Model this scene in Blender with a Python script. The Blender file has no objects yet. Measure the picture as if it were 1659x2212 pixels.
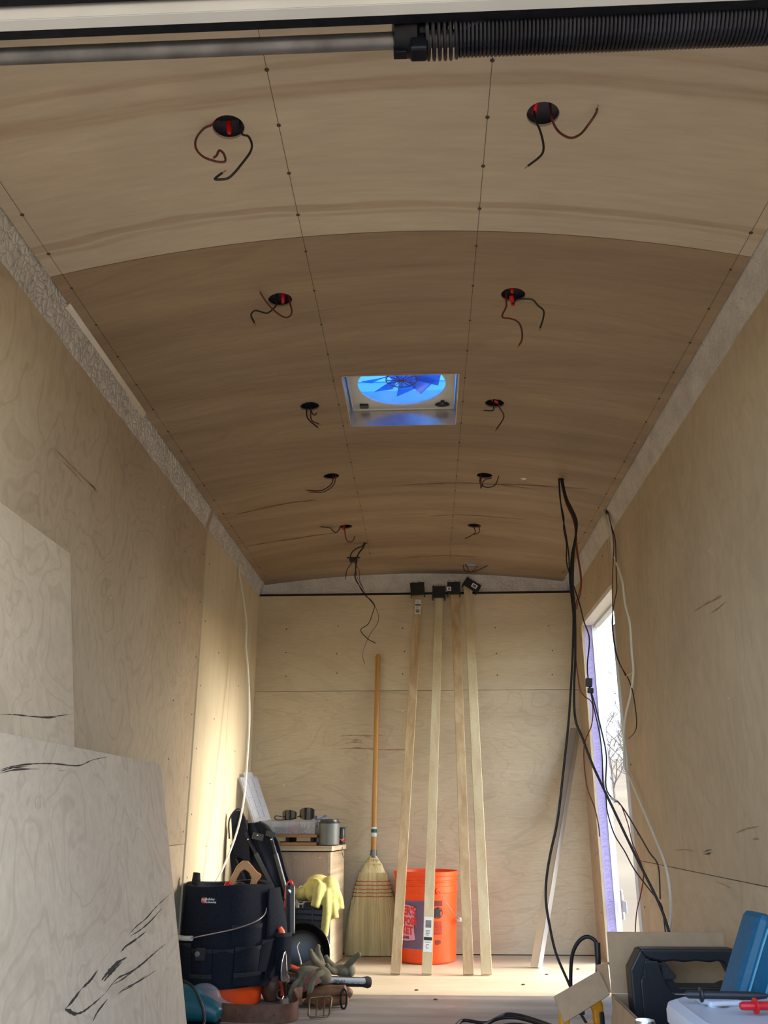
import bpy, bmesh, math, random
from mathutils import Vector, Matrix, Euler, noise
random.seed(7)
scene = bpy.context.scene
COL = scene.collection
PI = math.pi

# ------------------------------------------------------------------ camera
# world frame: x right, y into the trailer, z up, floor at z = 0 (metres)
cam = bpy.data.cameras.new('camera')
cam.sensor_fit = 'VERTICAL'
cam.sensor_height = 24.0
cam.lens = 24.0 * 1852.5 / 2212.0
cam.clip_start = 0.02
cam.clip_end = 500
camo = bpy.data.objects.new('camera', cam)
COL.objects.link(camo)
camo.location = (0, 0, 0.6103)
camo.rotation_mode = 'XYZ'
camo.rotation_euler = (PI/2 + 0.3417, 0.0004, 0.0474)
scene.camera = camo

# ------------------------------------------------------------------ sky, sun, exposure
world = bpy.data.worlds.new('sky')
scene.world = world
world.use_nodes = True
wn = world.node_tree.nodes; wl = world.node_tree.links
wn.clear()
wo = wn.new('ShaderNodeOutputWorld'); wb = wn.new('ShaderNodeBackground')
sky = wn.new('ShaderNodeTexSky')
sky.sky_type = 'NISHITA'
sky.sun_disc = False
sky.sun_elevation = math.radians(30)
sky.sun_rotation = math.radians(80)
sky.air_density = 1.0
sky.dust_density = 2.0
sky.ozone_density = 1.0
hs = wn.new('ShaderNodeHueSaturation'); hs.inputs['Saturation'].default_value = 0.90
wl.new(sky.outputs[0], hs.inputs['Color']); wl.new(hs.outputs[0], wb.inputs['Color'])
wb.inputs['Strength'].default_value = 1.4
wl.new(wb.outputs[0], wo.inputs['Surface'])

sun = bpy.data.lights.new('sun', 'SUN')
sun.energy = 8.0
sun.angle = math.radians(17)
sun.color = (1.0, 0.94, 0.84)
suno = bpy.data.objects.new('sun', sun)
COL.objects.link(suno)
suno.location = (6, 4, 5)
suno.rotation_euler = Vector((-1.0, -0.03, -0.26)).to_track_quat('-Z', 'Y').to_euler()

vs = scene.view_settings
vs.view_transform = 'Standard'
vs.look = 'None'
vs.gamma = 1.0
vs.use_curve_mapping = False
vs.exposure = -0.48

# ------------------------------------------------------------------ dimensions
XL, XR, YB, ZW = -0.893, 0.787, 4.50, 1.737      # inner wall faces, wall ply top
XLC, XRC, ZC = -0.872, 0.760, 1.816              # ceiling ply edges
YR = 0.99                                         # rear end of the body
XM, HW = (XLC + XRC) / 2, (XRC - XLC) / 2
def rise(y):
    t = min(max((y - 3.9) / 0.66, 0), 1)
    return 0.10 - 0.045 * t * t * (3 - 2 * t)
def ceilz(x, y):
    return ZC + rise(y) * (1 - ((x - XM) / HW) ** 2)

# ------------------------------------------------------------------ mesh helpers
def catmull(pts, k=4):
    P = [Vector(p) for p in pts]
    if len(P) < 3 or k < 2: return P
    out = []
    for i in range(len(P) - 1):
        p0 = P[i-1] if i else P[0] * 2 - P[1]
        p1, p2 = P[i], P[i+1]
        p3 = P[i+2] if i + 2 < len(P) else P[-1] * 2 - P[-2]
        for j in range(k):
            t = j / k
            out.append(0.5 * ((2*p1) + (p2-p0)*t + (2*p0-5*p1+4*p2-p3)*t*t + (3*p1-p0-3*p2+p3)*t*t*t))
    out.append(P[-1])
    return out

class MB:
    def __init__(self): self.v = []; self.f = []; self.mi = []
    def add(self, vs_, fs, m=0):
        b = len(self.v); self.v += [Vector(x) for x in vs_]
        for f in fs: self.f.append(tuple(i + b for i in f)); self.mi.append(m)
        return self
    def box(self, lo, hi, m=0):
        x0, y0, z0 = lo; x1, y1, z1 = hi
        return self.add([(x0,y0,z0),(x1,y0,z0),(x1,y1,z0),(x0,y1,z0),(x0,y0,z1),(x1,y0,z1),(x1,y1,z1),(x0,y1,z1)],
            [(0,3,2,1),(4,5,6,7),(0,1,5,4),(1,2,6,5),(2,3,7,6),(3,0,4,7)], m)
    def boxc(self, c, s, rot=None, m=0):
        M = Matrix.Translation(Vector(c)) @ (Euler(rot).to_matrix().to_4x4() if rot else Matrix())
        h = Vector(s) / 2
        t = MB().box(-h, h)
        return self.add([M @ q for q in t.v], t.f, m)
    def bar(self, a, b, w, t, up=(0,0,1), m=0):
        a, b = Vector(a), Vector(b); d = (b - a); L = d.length; d = d / L
        u = Vector(up); s = d.cross(u)
        if s.length < 1e-4: s = d.cross(Vector((1,0,0)))
        s.normalize(); n = s.cross(d)
        M = Matrix((s, n, d)).transposed().to_4x4(); M.translation = a
        tt = MB().box((-w/2,-t/2,0),(w/2,t/2,L))
        return self.add([M @ q for q in tt.v], tt.f, m)
    def tube(self, pts, r, n=8, k=1, closed=False, m=0, flat=None):
        P = catmull(pts, k) if not closed else [Vector(p) for p in pts]
        N = len(P); rr = r if isinstance(r, (list, tuple)) else None
        def rad(i):
            if rr is None: return r
            t = i / max(N-1, 1) * (len(rr)-1); a = int(min(t, len(rr)-2)); return rr[a] + (rr[a+1]-rr[a]) * (t-a)
        T = []
        for i in range(N):
            if closed: d = P[(i+1) % N] - P[i-1]
            else: d = P[min(i+1, N-1)] - P[max(i-1, 0)]
            T.append(d.normalized() if d.length > 1e-9 else Vector((0,0,1)))
        u = T[0].cross(Vector((0.3,0.2,1)))
        if u.length < 1e-3: u = T[0].cross(Vector((1,0,0)))
        u.normalize()
        vs_, fs = [], []
        for i in range(N):
            u = (u - T[i] * u.dot(T[i]))
            u.normalize(); w = T[i].cross(u); R = rad(i)
            for j in range(n):
                a = 2*PI*j/n
                fw = 1.0 if flat is None else flat
                vs_.append(P[i] + u*math.cos(a)*R + w*math.sin(a)*R*fw)
        for i in range(N if closed else N-1):
            for j in range(n):
                a = i*n+j; b = i*n+(j+1) % n; c = ((i+1) % N)*n+(j+1) % n; d = ((i+1) % N)*n+j
                fs.append((a,b,c,d))
        if not closed:
            fs.append(tuple(range(n-1,-1,-1))); fs.append(tuple((N-1)*n+j for j in range(n)))
        return self.add(vs_, fs, m)
    def lathe(self, prof, n=24, M=None, m=0, a0=0.0, a1=2*PI):
        full = abs(a1-a0-2*PI) < 1e-6
        cols = n if full else n+1
        vs_, fs = [], []
        for r, z in prof:
            for j in range(cols):
                a = a0+(a1-a0)*j/n
                vs_.append(Vector((r*math.cos(a), r*math.sin(a), z)))
        for i in range(len(prof)-1):
            for j in range(n):
                a = i*cols+j; b = i*cols+(j+1) % cols
                fs.append((a, b, b+cols, a+cols))
        if full:
            if prof[0][0] > 1e-6: fs.append(tuple(range(n-1,-1,-1)))
            if prof[-1][0] > 1e-6: fs.append(tuple((len(prof)-1)*n+j for j in range(n)))
        if M is not None: vs_ = [M @ q for q in vs_]
        return self.add(vs_, fs, m)
    def prism(self, poly, t, M=None, m=0):
        n = len(poly)
        vs_ = [Vector((x,y,0)) for x,y in poly]+[Vector((x,y,t)) for x,y in poly]
        fs = [tuple(range(n-1,-1,-1)), tuple(range(n,2*n))]+[(i,(i+1)%n,n+(i+1)%n,n+i) for i in range(n)]
        if M is not None: vs_ = [M @ q for q in vs_]
        return self.add(vs_, fs, m)
    def ball(self, c, r, n=12, k=8, rot=None, m=0):
        r = (r,r,r) if not isinstance(r,(tuple,list)) else r
        R = Euler(rot).to_matrix() if rot else Matrix.Identity(3)
        vs_ = [Vector((0,0,-1))]; fs = []
        for i in range(1,k):
            b = -PI/2+PI*i/k
            for j in range(n): vs_.append(Vector((math.cos(b)*math.cos(2*PI*j/n), math.cos(b)*math.sin(2*PI*j/n), math.sin(b))))
        vs_.append(Vector((0,0,1))); L = len(vs_)-1
        for j in range(n):
            fs.append((0,1+(j+1)%n,1+j)); fs.append((L,L-n+j,L-n+(j+1)%n))
        for i in range(k-2):
            for j in range(n):
                a = 1+i*n+j; b = 1+i*n+(j+1)%n; fs.append((a,b,b+n,a+n))
        return self.add([Vector(c)+R@Vector((q.x*r[0],q.y*r[1],q.z*r[2])) for q in vs_], fs, m)
    def grid(self, fn, nu, nv, m=0):
        vs_ = [fn(i/nu, j/nv) for j in range(nv+1) for i in range(nu+1)]
        fs = [(j*(nu+1)+i, j*(nu+1)+i+1, (j+1)*(nu+1)+i+1, (j+1)*(nu+1)+i) for j in range(nv) for i in range(nu)]
        return self.add(vs_, fs, m)
    def slab(self, fn, nu, nv, t, m=0):
        # closed sheet: fn(u,v)->point, t = offset vector (thickness)
        t = Vector(t); W = nu+1
        a = [Vector(fn(i/nu,j/nv)) for j in range(nv+1) for i in range(nu+1)]
        vs_ = a+[q+t for q in a]; K = len(a); fs = []
        for j in range(nv):
            for i in range(nu):
                q = (j*W+i, j*W+i+1, (j+1)*W+i+1, (j+1)*W+i)
                fs.append(q); fs.append(tuple(K+x for x in reversed(q)))
        for i in range(nu):
            fs.append((i+1,i,K+i,K+i+1)); b = nv*W+i; fs.append((b,b+1,K+b+1,K+b))
        for j in range(nv):
            b = j*W; fs.append((b,b+W,K+b+W,K+b)); b = j*W+nu; fs.append((b+W,b,K+b,K+b+W))
        return self.add(vs_, fs, m)
    def xf(self, M):
        self.v = [M @ q for q in self.v]; return self

def base_of(o):
    p = Vector((0,0,0))
    while o is not None:
        p += o.location; o = o.parent
    return p

def obj(name, mb, mat, parent=None, smooth=None, bevel=0, loc=None, remesh=0, sm_it=4, mods=None, fixn=True):
    me = bpy.data.meshes.new(name)
    org = base_of(parent) if parent else Vector(loc or (0,0,0))
    me.from_pydata([tuple(q-org) for q in mb.v], [], mb.f)
    mats = mat if isinstance(mat,(list,tuple)) else [mat]
    for x in mats: me.materials.append(x)
    if len(mats) > 1: me.polygons.foreach_set('material_index', mb.mi)
    if fixn:
        bm = bmesh.new(); bm.from_mesh(me)
        bmesh.ops.recalc_face_normals(bm, faces=bm.faces[:]); bm.to_mesh(me); bm.free()
    if smooth:
        me.polygons.foreach_set('use_smooth', [True]*len(me.polygons))
        me.set_sharp_from_angle(angle=smooth)
    me.update()
    o = bpy.data.objects.new(name, me)
    COL.objects.link(o)
    if parent: o.parent = parent
    else: o.location = org
    if bevel:
        b = o.modifiers.new('bevel','BEVEL'); b.width = bevel; b.segments = 2; b.limit_method = 'ANGLE'; b.angle_limit = 0.6
    if remesh:
        r = o.modifiers.new('remesh','REMESH'); r.mode = 'VOXEL'; r.voxel_size = remesh; r.use_smooth_shade = True
        s = o.modifiers.new('smooth','SMOOTH'); s.iterations = sm_it; s.factor = 0.5
    return o

def tag(o, label, cat, group=None):
    o['label'] = label; o['category'] = cat
    if group: o['group'] = group
    return o
def thing(name, label, cat, loc=(0,0,0), group=None):
    o = bpy.data.objects.new(name, None); COL.objects.link(o)
    o.location = loc; o.empty_display_size = 0.05
    return tag(o, label, cat, group)
def struct(o, label=None, cat=None):
    o['kind'] = 'structure'
    if label: o['label'] = label
    if cat: o['category'] = cat
    return o
def share(src, loc, parent, rot=None, name=None, scale=None):
    o = bpy.data.objects.new(name or src.name.split('.')[0], src.data); COL.objects.link(o)
    o.parent = parent; o.location = Vector(loc) - base_of(parent) if parent else loc
    if rot is not None: o.rotation_euler = rot
    if scale is not None: o.scale = scale
    return o

def text_mb(s, size, extrude=0.0005, offset=0.0, spacing=1.0):
    cu = bpy.data.curves.new('txt','FONT'); cu.body = s; cu.size = size; cu.extrude = extrude
    cu.offset = offset; cu.align_x = 'CENTER'; cu.align_y = 'CENTER'; cu.space_character = spacing
    cu.resolution_u = 3
    o = bpy.data.objects.new('txt', cu); COL.objects.link(o)
    dg = bpy.context.evaluated_depsgraph_get(); dg.update()
    me = bpy.data.meshes.new_from_object(o.evaluated_get(dg))
    mb = MB().add([q.co.copy() for q in me.vertices], [tuple(p.vertices) for p in me.polygons])
    bpy.data.objects.remove(o); bpy.data.meshes.remove(me); bpy.data.curves.remove(cu)
    return mb

# ------------------------------------------------------------------ materials
def srgb(r,g,b):
    f = lambda c: (c/255/12.92) if c/255 <= 0.04045 else ((c/255+0.055)/1.055)**2.4
    return (f(r),f(g),f(b),1)
class NT:
    def __init__(self, name):
        self.m = bpy.data.materials.new(name); self.m.use_nodes = True
        self.n = self.m.node_tree.nodes; self.l = self.m.node_tree.links
        self.b = self.n['Principled BSDF']
    def new(self, t, **kw):
        x = self.n.new(t)
        for k,v in kw.items(): setattr(x,k,v)
        return x
    def link(self, a, b): self.l.new(a,b)
    def coords(self, scale=(1,1,1), loc=(0,0,0), rot=(0,0,0)):
        tc = self.new('ShaderNodeTexCoord'); mp = self.new('ShaderNodeMapping')
        mp.inputs['Scale'].default_value = scale; mp.inputs['Location'].default_value = loc; mp.inputs['Rotation'].default_value = rot
        self.link(tc.outputs['Object'], mp.inputs['Vector']); return mp.outputs[0]
    def noise(self, vec, scale, detail=4, dist=0.0, rough=0.55):
        x = self.new('ShaderNodeTexNoise'); x.inputs['Scale'].default_value = scale; x.inputs['Detail'].default_value = detail
        x.inputs['Distortion'].default_value = dist; x.inputs['Roughness'].default_value = rough
        self.link(vec, x.inputs['Vector']); return x.outputs[0]
    def math(self, op, a, b=None):
        x = self.new('ShaderNodeMath', operation=op)
        for i,q in enumerate((a,b)):
            if q is None: continue
            if isinstance(q,(int,float)): x.inputs[i].default_value = q
            else: self.link(q, x.inputs[i])
        return x.outputs[0]
    def ramp(self, fac, stops):
        x = self.new('ShaderNodeValToRGB'); e = x.color_ramp.elements
        while len(e) < len(stops): e.new(0.5)
        for i,(p,c) in enumerate(stops):
            e[i].position = p; e[i].color = c if len(c) == 4 else (*c,1)
        self.link(fac, x.inputs[0]); return x.outputs[0]
    def mix(self, fac, a, b, mode='MIX'):
        x = self.new('ShaderNodeMix', data_type='RGBA', blend_type=mode)
        if isinstance(fac,(int,float)): x.inputs[0].default_value = fac
        else: self.link(fac, x.inputs[0])
        for i,q in ((6,a),(7,b)):
            if isinstance(q,tuple): x.inputs[i].default_value = q
            else: self.link(q, x.inputs[i])
        return x.outputs[2]
    def bump(self, h, strength=0.3, dist=0.01):
        x = self.new('ShaderNodeBump'); x.inputs['Strength'].default_value = strength; x.inputs['Distance'].default_value = dist
        self.link(h, x.inputs['Height']); self.link(x.outputs[0], self.b.inputs['Normal'])
    def set(self, col=None, rough=0.5, metal=0.0, spec=None):
        if col is not None:
            if isinstance(col,tuple): self.b.inputs['Base Color'].default_value = col
            else: self.link(col, self.b.inputs['Base Color'])
        self.b.inputs['Roughness'].default_value = rough; self.b.inputs['Metallic'].default_value = metal
        if spec is not None: self.b.inputs['Specular IOR Level'].default_value = spec
        return self.m

def plain(name, col, rough=0.5, metal=0.0, var=0.12, vscale=30, bump=0.0, spec=None):
    t = NT(name); v = t.coords()
    n = t.noise(v, vscale, 4)
    d = tuple(c*(1-var) for c in col[:3])+(1,); l = tuple(min(c*(1+var),1) for c in col[:3])+(1,)
    t.set(t.ramp(n, [(0.3,d),(0.7,l)]), rough, metal, spec)
    if bump: t.bump(n, bump, 0.003)
    return t.m

def ply(name, light, dark, grain=(1,1,1), fig=0.25, streak=0.5, figscale=(1,1,1), rough=0.55, loc=(0,0,0), lines=9.0, blotch=0.10, band=None):
    # rotary-cut veneer: fine stretched grain, soft streak bands, contour figure
    if name.startswith(('ply','sheet','board','cabinet','pine')):
        def ds(c):
            k = 0.5 if name.startswith('sheet') else 1.0
            a_ = 0.90 if name.startswith('sheet') else 0.86
            q = (c[0]*(1-0.06*k)*a_, c[1]*(1+0.065*k)*a_, min(c[2]*(1+0.30*k),0.9)*a_); return q+(1,)
        light, dark = ds(light), ds(dark)
    t = NT(name)
    fine = t.noise(t.coords(tuple(g*6 for g in grain), loc), 5, 6, 0.2, 0.6)
    st = t.noise(t.coords(grain, loc), 1.6, 4, 0.5, 0.5)
    c = t.ramp(st, [(0.30,dark),(0.62,light)])
    c = t.mix(streak, light, c)
    fg = t.noise(t.coords(figscale, loc), 1.15, 3, 0.9, 0.45)
    s = t.math('SINE', t.math('MULTIPLY', fg, lines*6.283))
    s2 = t.math('SINE', t.math('MULTIPLY', fg, lines*6.283*3.1))
    k = t.ramp(s, [(0.55,(1,1,1)),(0.97,(0.62,0.58,0.54))])
    k2 = t.ramp(s2, [(0.3,(1,1,1)),(1.0,(0.84,0.82,0.80))])
    c = t.mix(fig, c, t.mix(1.0, c, t.mix(1.0, k, k2, 'MULTIPLY'), 'MULTIPLY'))
    f = t.ramp(fine, [(0.3,(0.86,0.85,0.84)),(0.7,(1.06,1.06,1.06))])
    c = t.mix(0.8, c, f, 'MULTIPLY')
    bl = t.ramp(t.noise(t.coords((1,1,1), loc), 2.3, 3), [(0.3,(1-blotch,1-blotch,1-blotch)),(0.7,(1+blotch*0.4,)*3)])
    c = t.mix(1.0, c, bl, 'MULTIPLY')
    if band:    # darker reddish veneer bands along one axis: (axis, [(pos,width,strength)...])
        ax, stops = band
        sp_ = t.new('ShaderNodeSeparateXYZ'); t.link(t.coords(), sp_.inputs[0])
        wv = t.noise(t.coords((0.5,1.2,1)), 2.2, 3, 0.4)
        pos = t.math('ADD', sp_.outputs[ax], t.math('MULTIPLY', t.math('SUBTRACT', wv, 0.5), 0.09))
        fr = t.ramp(t.noise(t.coords((0.6,26,1)), 3, 3), [(0.3,(0.5,0.5,0.5)),(0.7,(1,1,1))])
        for (p0,w_,st_) in stops:
            d_ = t.math('ABSOLUTE', t.math('SUBTRACT', pos, p0))
            mk = t.ramp(t.math('DIVIDE', d_, w_), [(0.55,(st_,st_,st_)),(1.0,(0,0,0))])
            c = t.mix(t.mix(1.0, mk, fr, 'MULTIPLY'), c, t.mix(1.0, c, (0.70,0.60,0.55,1), 'MULTIPLY'))
    t.set(c, rough)
    t.bump(fine, 0.08, 0.002)
    return t.m

M = {}
tan_l, tan_d = srgb(222,194,152), srgb(196,160,120)
M['ply_left']  = ply('ply_left', srgb(212,184,144), srgb(186,154,116), grain=(1,1.3,0.8), fig=0.30, streak=0.5, figscale=(1,2.6,1.9), lines=12)
M['ply_right'] = ply('ply_right', srgb(216,188,146), srgb(192,158,118), grain=(1,0.9,0.5), fig=0.16, streak=0.5, figscale=(1,2.2,1.4), lines=8, loc=(3,1,2))
M['ply_low']   = ply('ply_low', srgb(220,192,150), srgb(198,166,124), grain=(1,0.6,1.6), fig=0.2, streak=0.4, figscale=(1,1,1), loc=(8,3,1))
M['ply_back_hi'] = ply('ply_back_hi', srgb(224,198,154), srgb(206,174,130), grain=(0.5,1,5), fig=0.12, streak=0.55, figscale=(0.8,1,1.6), loc=(1,5,2))
M['ply_back_lo'] = ply('ply_back_lo', srgb(224,196,152), srgb(204,172,128), grain=(0.5,1,4), fig=0.22, streak=0.5, figscale=(1.6,1,4.2), loc=(4,2,7), lines=9)
M['ply_ceil_near'] = ply('ply_ceil_near', srgb(218,192,156), srgb(190,154,122), grain=(0.22,2.2,1), fig=0.04, streak=0.30, figscale=(0.4,1.5,1), loc=(2,0.35,0), band=(1, [(1.25,0.022,0.75),(1.19,0.012,0.5),(1.60,0.014,0.8),(1.625,0.008,0.5)]))
M['ply_ceil_far'] = ply('ply_ceil_far', srgb(182,150,112), srgb(144,112,82), grain=(0.30,3.6,1), fig=0.22, streak=0.72, figscale=(0.5,3.2,1), loc=(0.5,0.2,0), lines=7)
M['board_pale'] = ply('board_pale', srgb(232,206,160), srgb(216,184,138), grain=(1,8,0.3), fig=0.05, streak=0.6)
M['ply_floor'] = ply('ply_floor', srgb(232,206,164), srgb(206,174,132), grain=(0.4,3.2,1), fig=0.12, streak=0.6, figscale=(0.6,1.6,1))
M['ply_floor_grey'] = ply('ply_floor_grey', srgb(186,168,146), srgb(134,120,106), grain=(0.4,5,1), fig=0.15, streak=0.9, figscale=(0.5,2,1), blotch=0.2)
M['sheet_a'] = ply('sheet_a', srgb(224,202,168), srgb(204,180,148), grain=(1,1.2,1.0), fig=0.26, streak=0.45, figscale=(1,2.6,2.4), loc=(5,2,1), lines=9)
M['sheet_b'] = ply('sheet_b', srgb(220,200,170), srgb(200,178,150), grain=(1,1.4,1.1), fig=0.30, streak=0.45, figscale=(1,2.8,2.9), loc=(1,7,3), lines=9)
M['cabinet'] = ply('cabinet', srgb(208,172,140), srgb(184,146,116), grain=(3,3,0.6), fig=0.2, streak=0.5)
M['ply_edge'] = ply('ply_edge', srgb(224,198,156), srgb(184,150,110), grain=(1,1,22), fig=0.0, streak=0.9)
M['pine'] = ply('pine', srgb(236,212,162), srgb(206,168,112), grain=(10,10,0.25), fig=0.18, streak=0.7, figscale=(6,6,0.3), lines=4)
M['pine_dark'] = ply('pine_dark', srgb(224,190,138), srgb(190,146,94), grain=(12,12,0.25), fig=0.25, streak=0.8, figscale=(7,7,0.3), lines=5)
M['handle_wood'] = ply('handle_wood', srgb(212,162,88), srgb(172,118,54), grain=(14,14,0.4), fig=0.25, streak=0.8, figscale=(9,9,0.4), rough=0.35)
M['saw_wood'] = ply('saw_wood', srgb(206,150,90), srgb(176,118,64), grain=(6,6,6), fig=0.1, streak=0.6, rough=0.3)
M['dark_wood'] = ply('dark_wood', srgb(150,112,72), srgb(96,66,40), grain=(1,8,8), fig=0.2, streak=0.8)
M['void'] = plain('void', (0.015,0.017,0.022,1), 0.9)
M['cavity'] = plain('cavity', srgb(104,100,116), 0.7, vscale=20, var=0.3)
M['screw_dark'] = plain('screw_dark', srgb(72,60,50), 0.6)
M['screw_light'] = plain('screw_light', srgb(215,205,180), 0.35, 0.4)
M['black_plastic'] = plain('black_plastic', srgb(34,37,44), 0.42, bump=0.05, vscale=120)
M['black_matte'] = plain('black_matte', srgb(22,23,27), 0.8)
M['black_fabric'] = plain('black_fabric', srgb(32,36,46), 0.95, vscale=260, var=0.35, bump=0.25, spec=0.15)
M['fabric_trim'] = plain('fabric_trim', srgb(52,53,58), 0.9, vscale=260, var=0.3, bump=0.2, spec=0.2)
M['black_steel'] = plain('black_steel', srgb(30,32,40), 0.4, 0.7, vscale=50, var=0.3)
M['spring_steel'] = plain('spring_steel', srgb(40,42,52), 0.26, 0.6, vscale=14, var=0.5)
M['steel_tube'] = plain('steel_tube', srgb(120,120,124), 0.45, 0.75, vscale=12, var=0.35)
M['aluminium'] = plain('aluminium', srgb(205,208,212), 0.32, 0.9, vscale=6, var=0.08)
M['alu_paint'] = plain('alu_paint', srgb(222,226,230), 0.4, 0.2, vscale=6, var=0.05)
M['alu_skylit'] = plain('alu_skylit', srgb(206,222,244), 0.35, 0.2, vscale=6, var=0.06)  # pale blue skylight put into the colour of the door plate
M['chrome'] = plain('chrome', srgb(210,210,214), 0.14, 1.0, vscale=40, var=0.06)
M['white_plastic'] = plain('white_plastic', srgb(222,222,216), 0.45, var=0.04)
M['white_cable'] = plain('white_cable', srgb(226,226,216), 0.45, var=0.05)
M['black_cable'] = plain('black_cable', srgb(24,25,29), 0.5)
M['brown_wire'] = plain('brown_wire', srgb(92,34,30), 0.45)
M['red_wire'] = plain('red_wire', srgb(128,32,34), 0.45)
M['copper'] = plain('copper', srgb(190,120,80), 0.35, 0.9)
M['red_nut'] = plain('red_nut', srgb(206,28,40), 0.4)
M['orange'] = plain('orange', srgb(246,82,24), 0.38, var=0.05)
M['orange_bright'] = plain('orange_bright', srgb(255,96,40), 0.4, var=0.04)
M['lavender'] = plain('lavender', srgb(176,166,214), 0.8, vscale=60, var=0.06)
M['yellow_glove'] = plain('yellow_glove', srgb(178,170,108), 0.9, vscale=70, var=0.12, bump=0.2, spec=0.1)
M['grey_glove'] = plain('grey_glove', srgb(108,104,88), 0.95, vscale=60, var=0.2, bump=0.25, spec=0.1)
M['leather'] = plain('leather', srgb(96,62,46), 0.55, vscale=40, var=0.35, bump=0.15)
M['leather_red'] = plain('leather_red', srgb(118,70,64), 0.4, vscale=40, var=0.3, bump=0.12)
M['leather_tan'] = plain('leather_tan', srgb(132,92,62), 0.6, vscale=40, var=0.3, bump=0.15)
M['brass'] = plain('brass', srgb(118,102,76), 0.35, 0.95)
M['teal_tool'] = plain('teal_tool', srgb(16,84,98), 0.42, var=0.15)
M['teal_case'] = plain('teal_case', srgb(10,88,124), 0.5, var=0.12, vscale=90, bump=0.05)
M['teal_rib'] = plain('teal_rib', srgb(86,156,186), 0.5, var=0.1)
M['yellow_tool'] = plain('yellow_tool', srgb(232,164,26), 0.4, var=0.05)
M['card'] = plain('card', srgb(184,156,124), 0.85, vscale=35, var=0.07, bump=0.04)
M['card_edge'] = plain('card_edge', srgb(158,130,100), 0.9, vscale=120, var=0.2)
M['grey_metal_can'] = plain('grey_metal_can', srgb(104,108,106), 0.5, 0.3, vscale=18, var=0.12)
M['hammer_grey'] = plain('hammer_grey', srgb(150,160,170), 0.5, var=0.05)
M['straw'] = ply('straw', srgb(242,228,176), srgb(210,194,136), grain=(26,26,0.8), fig=0.3, streak=0.9, figscale=(18,18,0.7), lines=5, rough=0.7)
M['stitch'] = plain('stitch', srgb(184,70,34), 0.8)
M['paper'] = plain('paper', srgb(222,226,226), 0.6, var=0.02)
M['ink'] = plain('ink', srgb(36,36,40), 0.7)
M['ink_dark_red'] = plain('ink_dark_red', srgb(120,38,30), 0.6)
M['label_grey'] = plain('label_grey', srgb(112,92,124), 0.55, var=0.06)
M['label_pink'] = plain('label_pink', srgb(232,160,198), 0.55, var=0.03)
M['label_red'] = plain('label_red', srgb(226,58,48), 0.55, var=0.03)
M['blue_item'] = plain('blue_item', srgb(38,118,214), 0.4)
M['red_plastic'] = plain('red_plastic', srgb(196,22,36), 0.3)
M['green_wire'] = plain('green_wire', srgb(20,96,76), 0.5)
M['smoke_lens'] = plain('smoke_lens', (0.012,0.011,0.013,1), 0.06, var=0.02)
M['pan'] = plain('pan', srgb(16,16,18), 0.30, 0.0, var=0.2)
M['branch'] = plain('branch', srgb(120,112,112), 0.9)
M['ground'] = plain('ground', srgb(142,126,100), 0.95, vscale=0.9, var=0.18)
M['dry_grass'] = plain('dry_grass', srgb(196,172,128), 0.95, vscale=6, var=0.2)

def foil(name, k, tint=srgb(232,230,226)):
    t = NT(name); v = t.coords()
    n = t.noise(v, 60, 5, 0.6)
    vo = t.new('ShaderNodeTexVoronoi', feature='DISTANCE_TO_EDGE'); vo.inputs['Scale'].default_value = 46
    dv = t.new('ShaderNodeMapping'); dv.inputs['Scale'].default_value = (1,1,1)
    nn = t.noise(v, 14, 3)
    mx = t.new('ShaderNodeMix', data_type='VECTOR'); mx.inputs[0].default_value = 0.06
    t.link(v, mx.inputs[4]); 
    tex = t.new('ShaderNodeTexNoise'); tex.inputs['Scale'].default_value = 16; t.link(v, tex.inputs['Vector'])
    t.link(tex.outputs['Color'], mx.inputs[5]); t.link(mx.outputs[1], vo.inputs['Vector'])
    crack = t.ramp(vo.outputs['Distance'], [(0.0,(0.35,0.35,0.36)),(0.035*k+0.001,(1,1,1))])
    c = t.mix(0.75, tint, crack, 'MULTIPLY')
    c = t.mix(1.0, c, t.ramp(nn, [(0.3,(0.78,0.78,0.80)),(0.7,(1,1,1))]), 'MULTIPLY')
    t.set(c, 0.40, 0.40)
    h = t.math('ADD', n, t.math('MULTIPLY', vo.outputs['Distance'], 2.0*k))
    t.bump(h, 0.55, 0.004)
    return t.m
M['foil'] = foil('foil', 1.5)
M['foil_fine'] = foil('foil_fine', 0.35)
M['foil_tape'] = plain('foil_tape', srgb(214,206,196), 0.3, 0.8, vscale=20, var=0.08)

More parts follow.
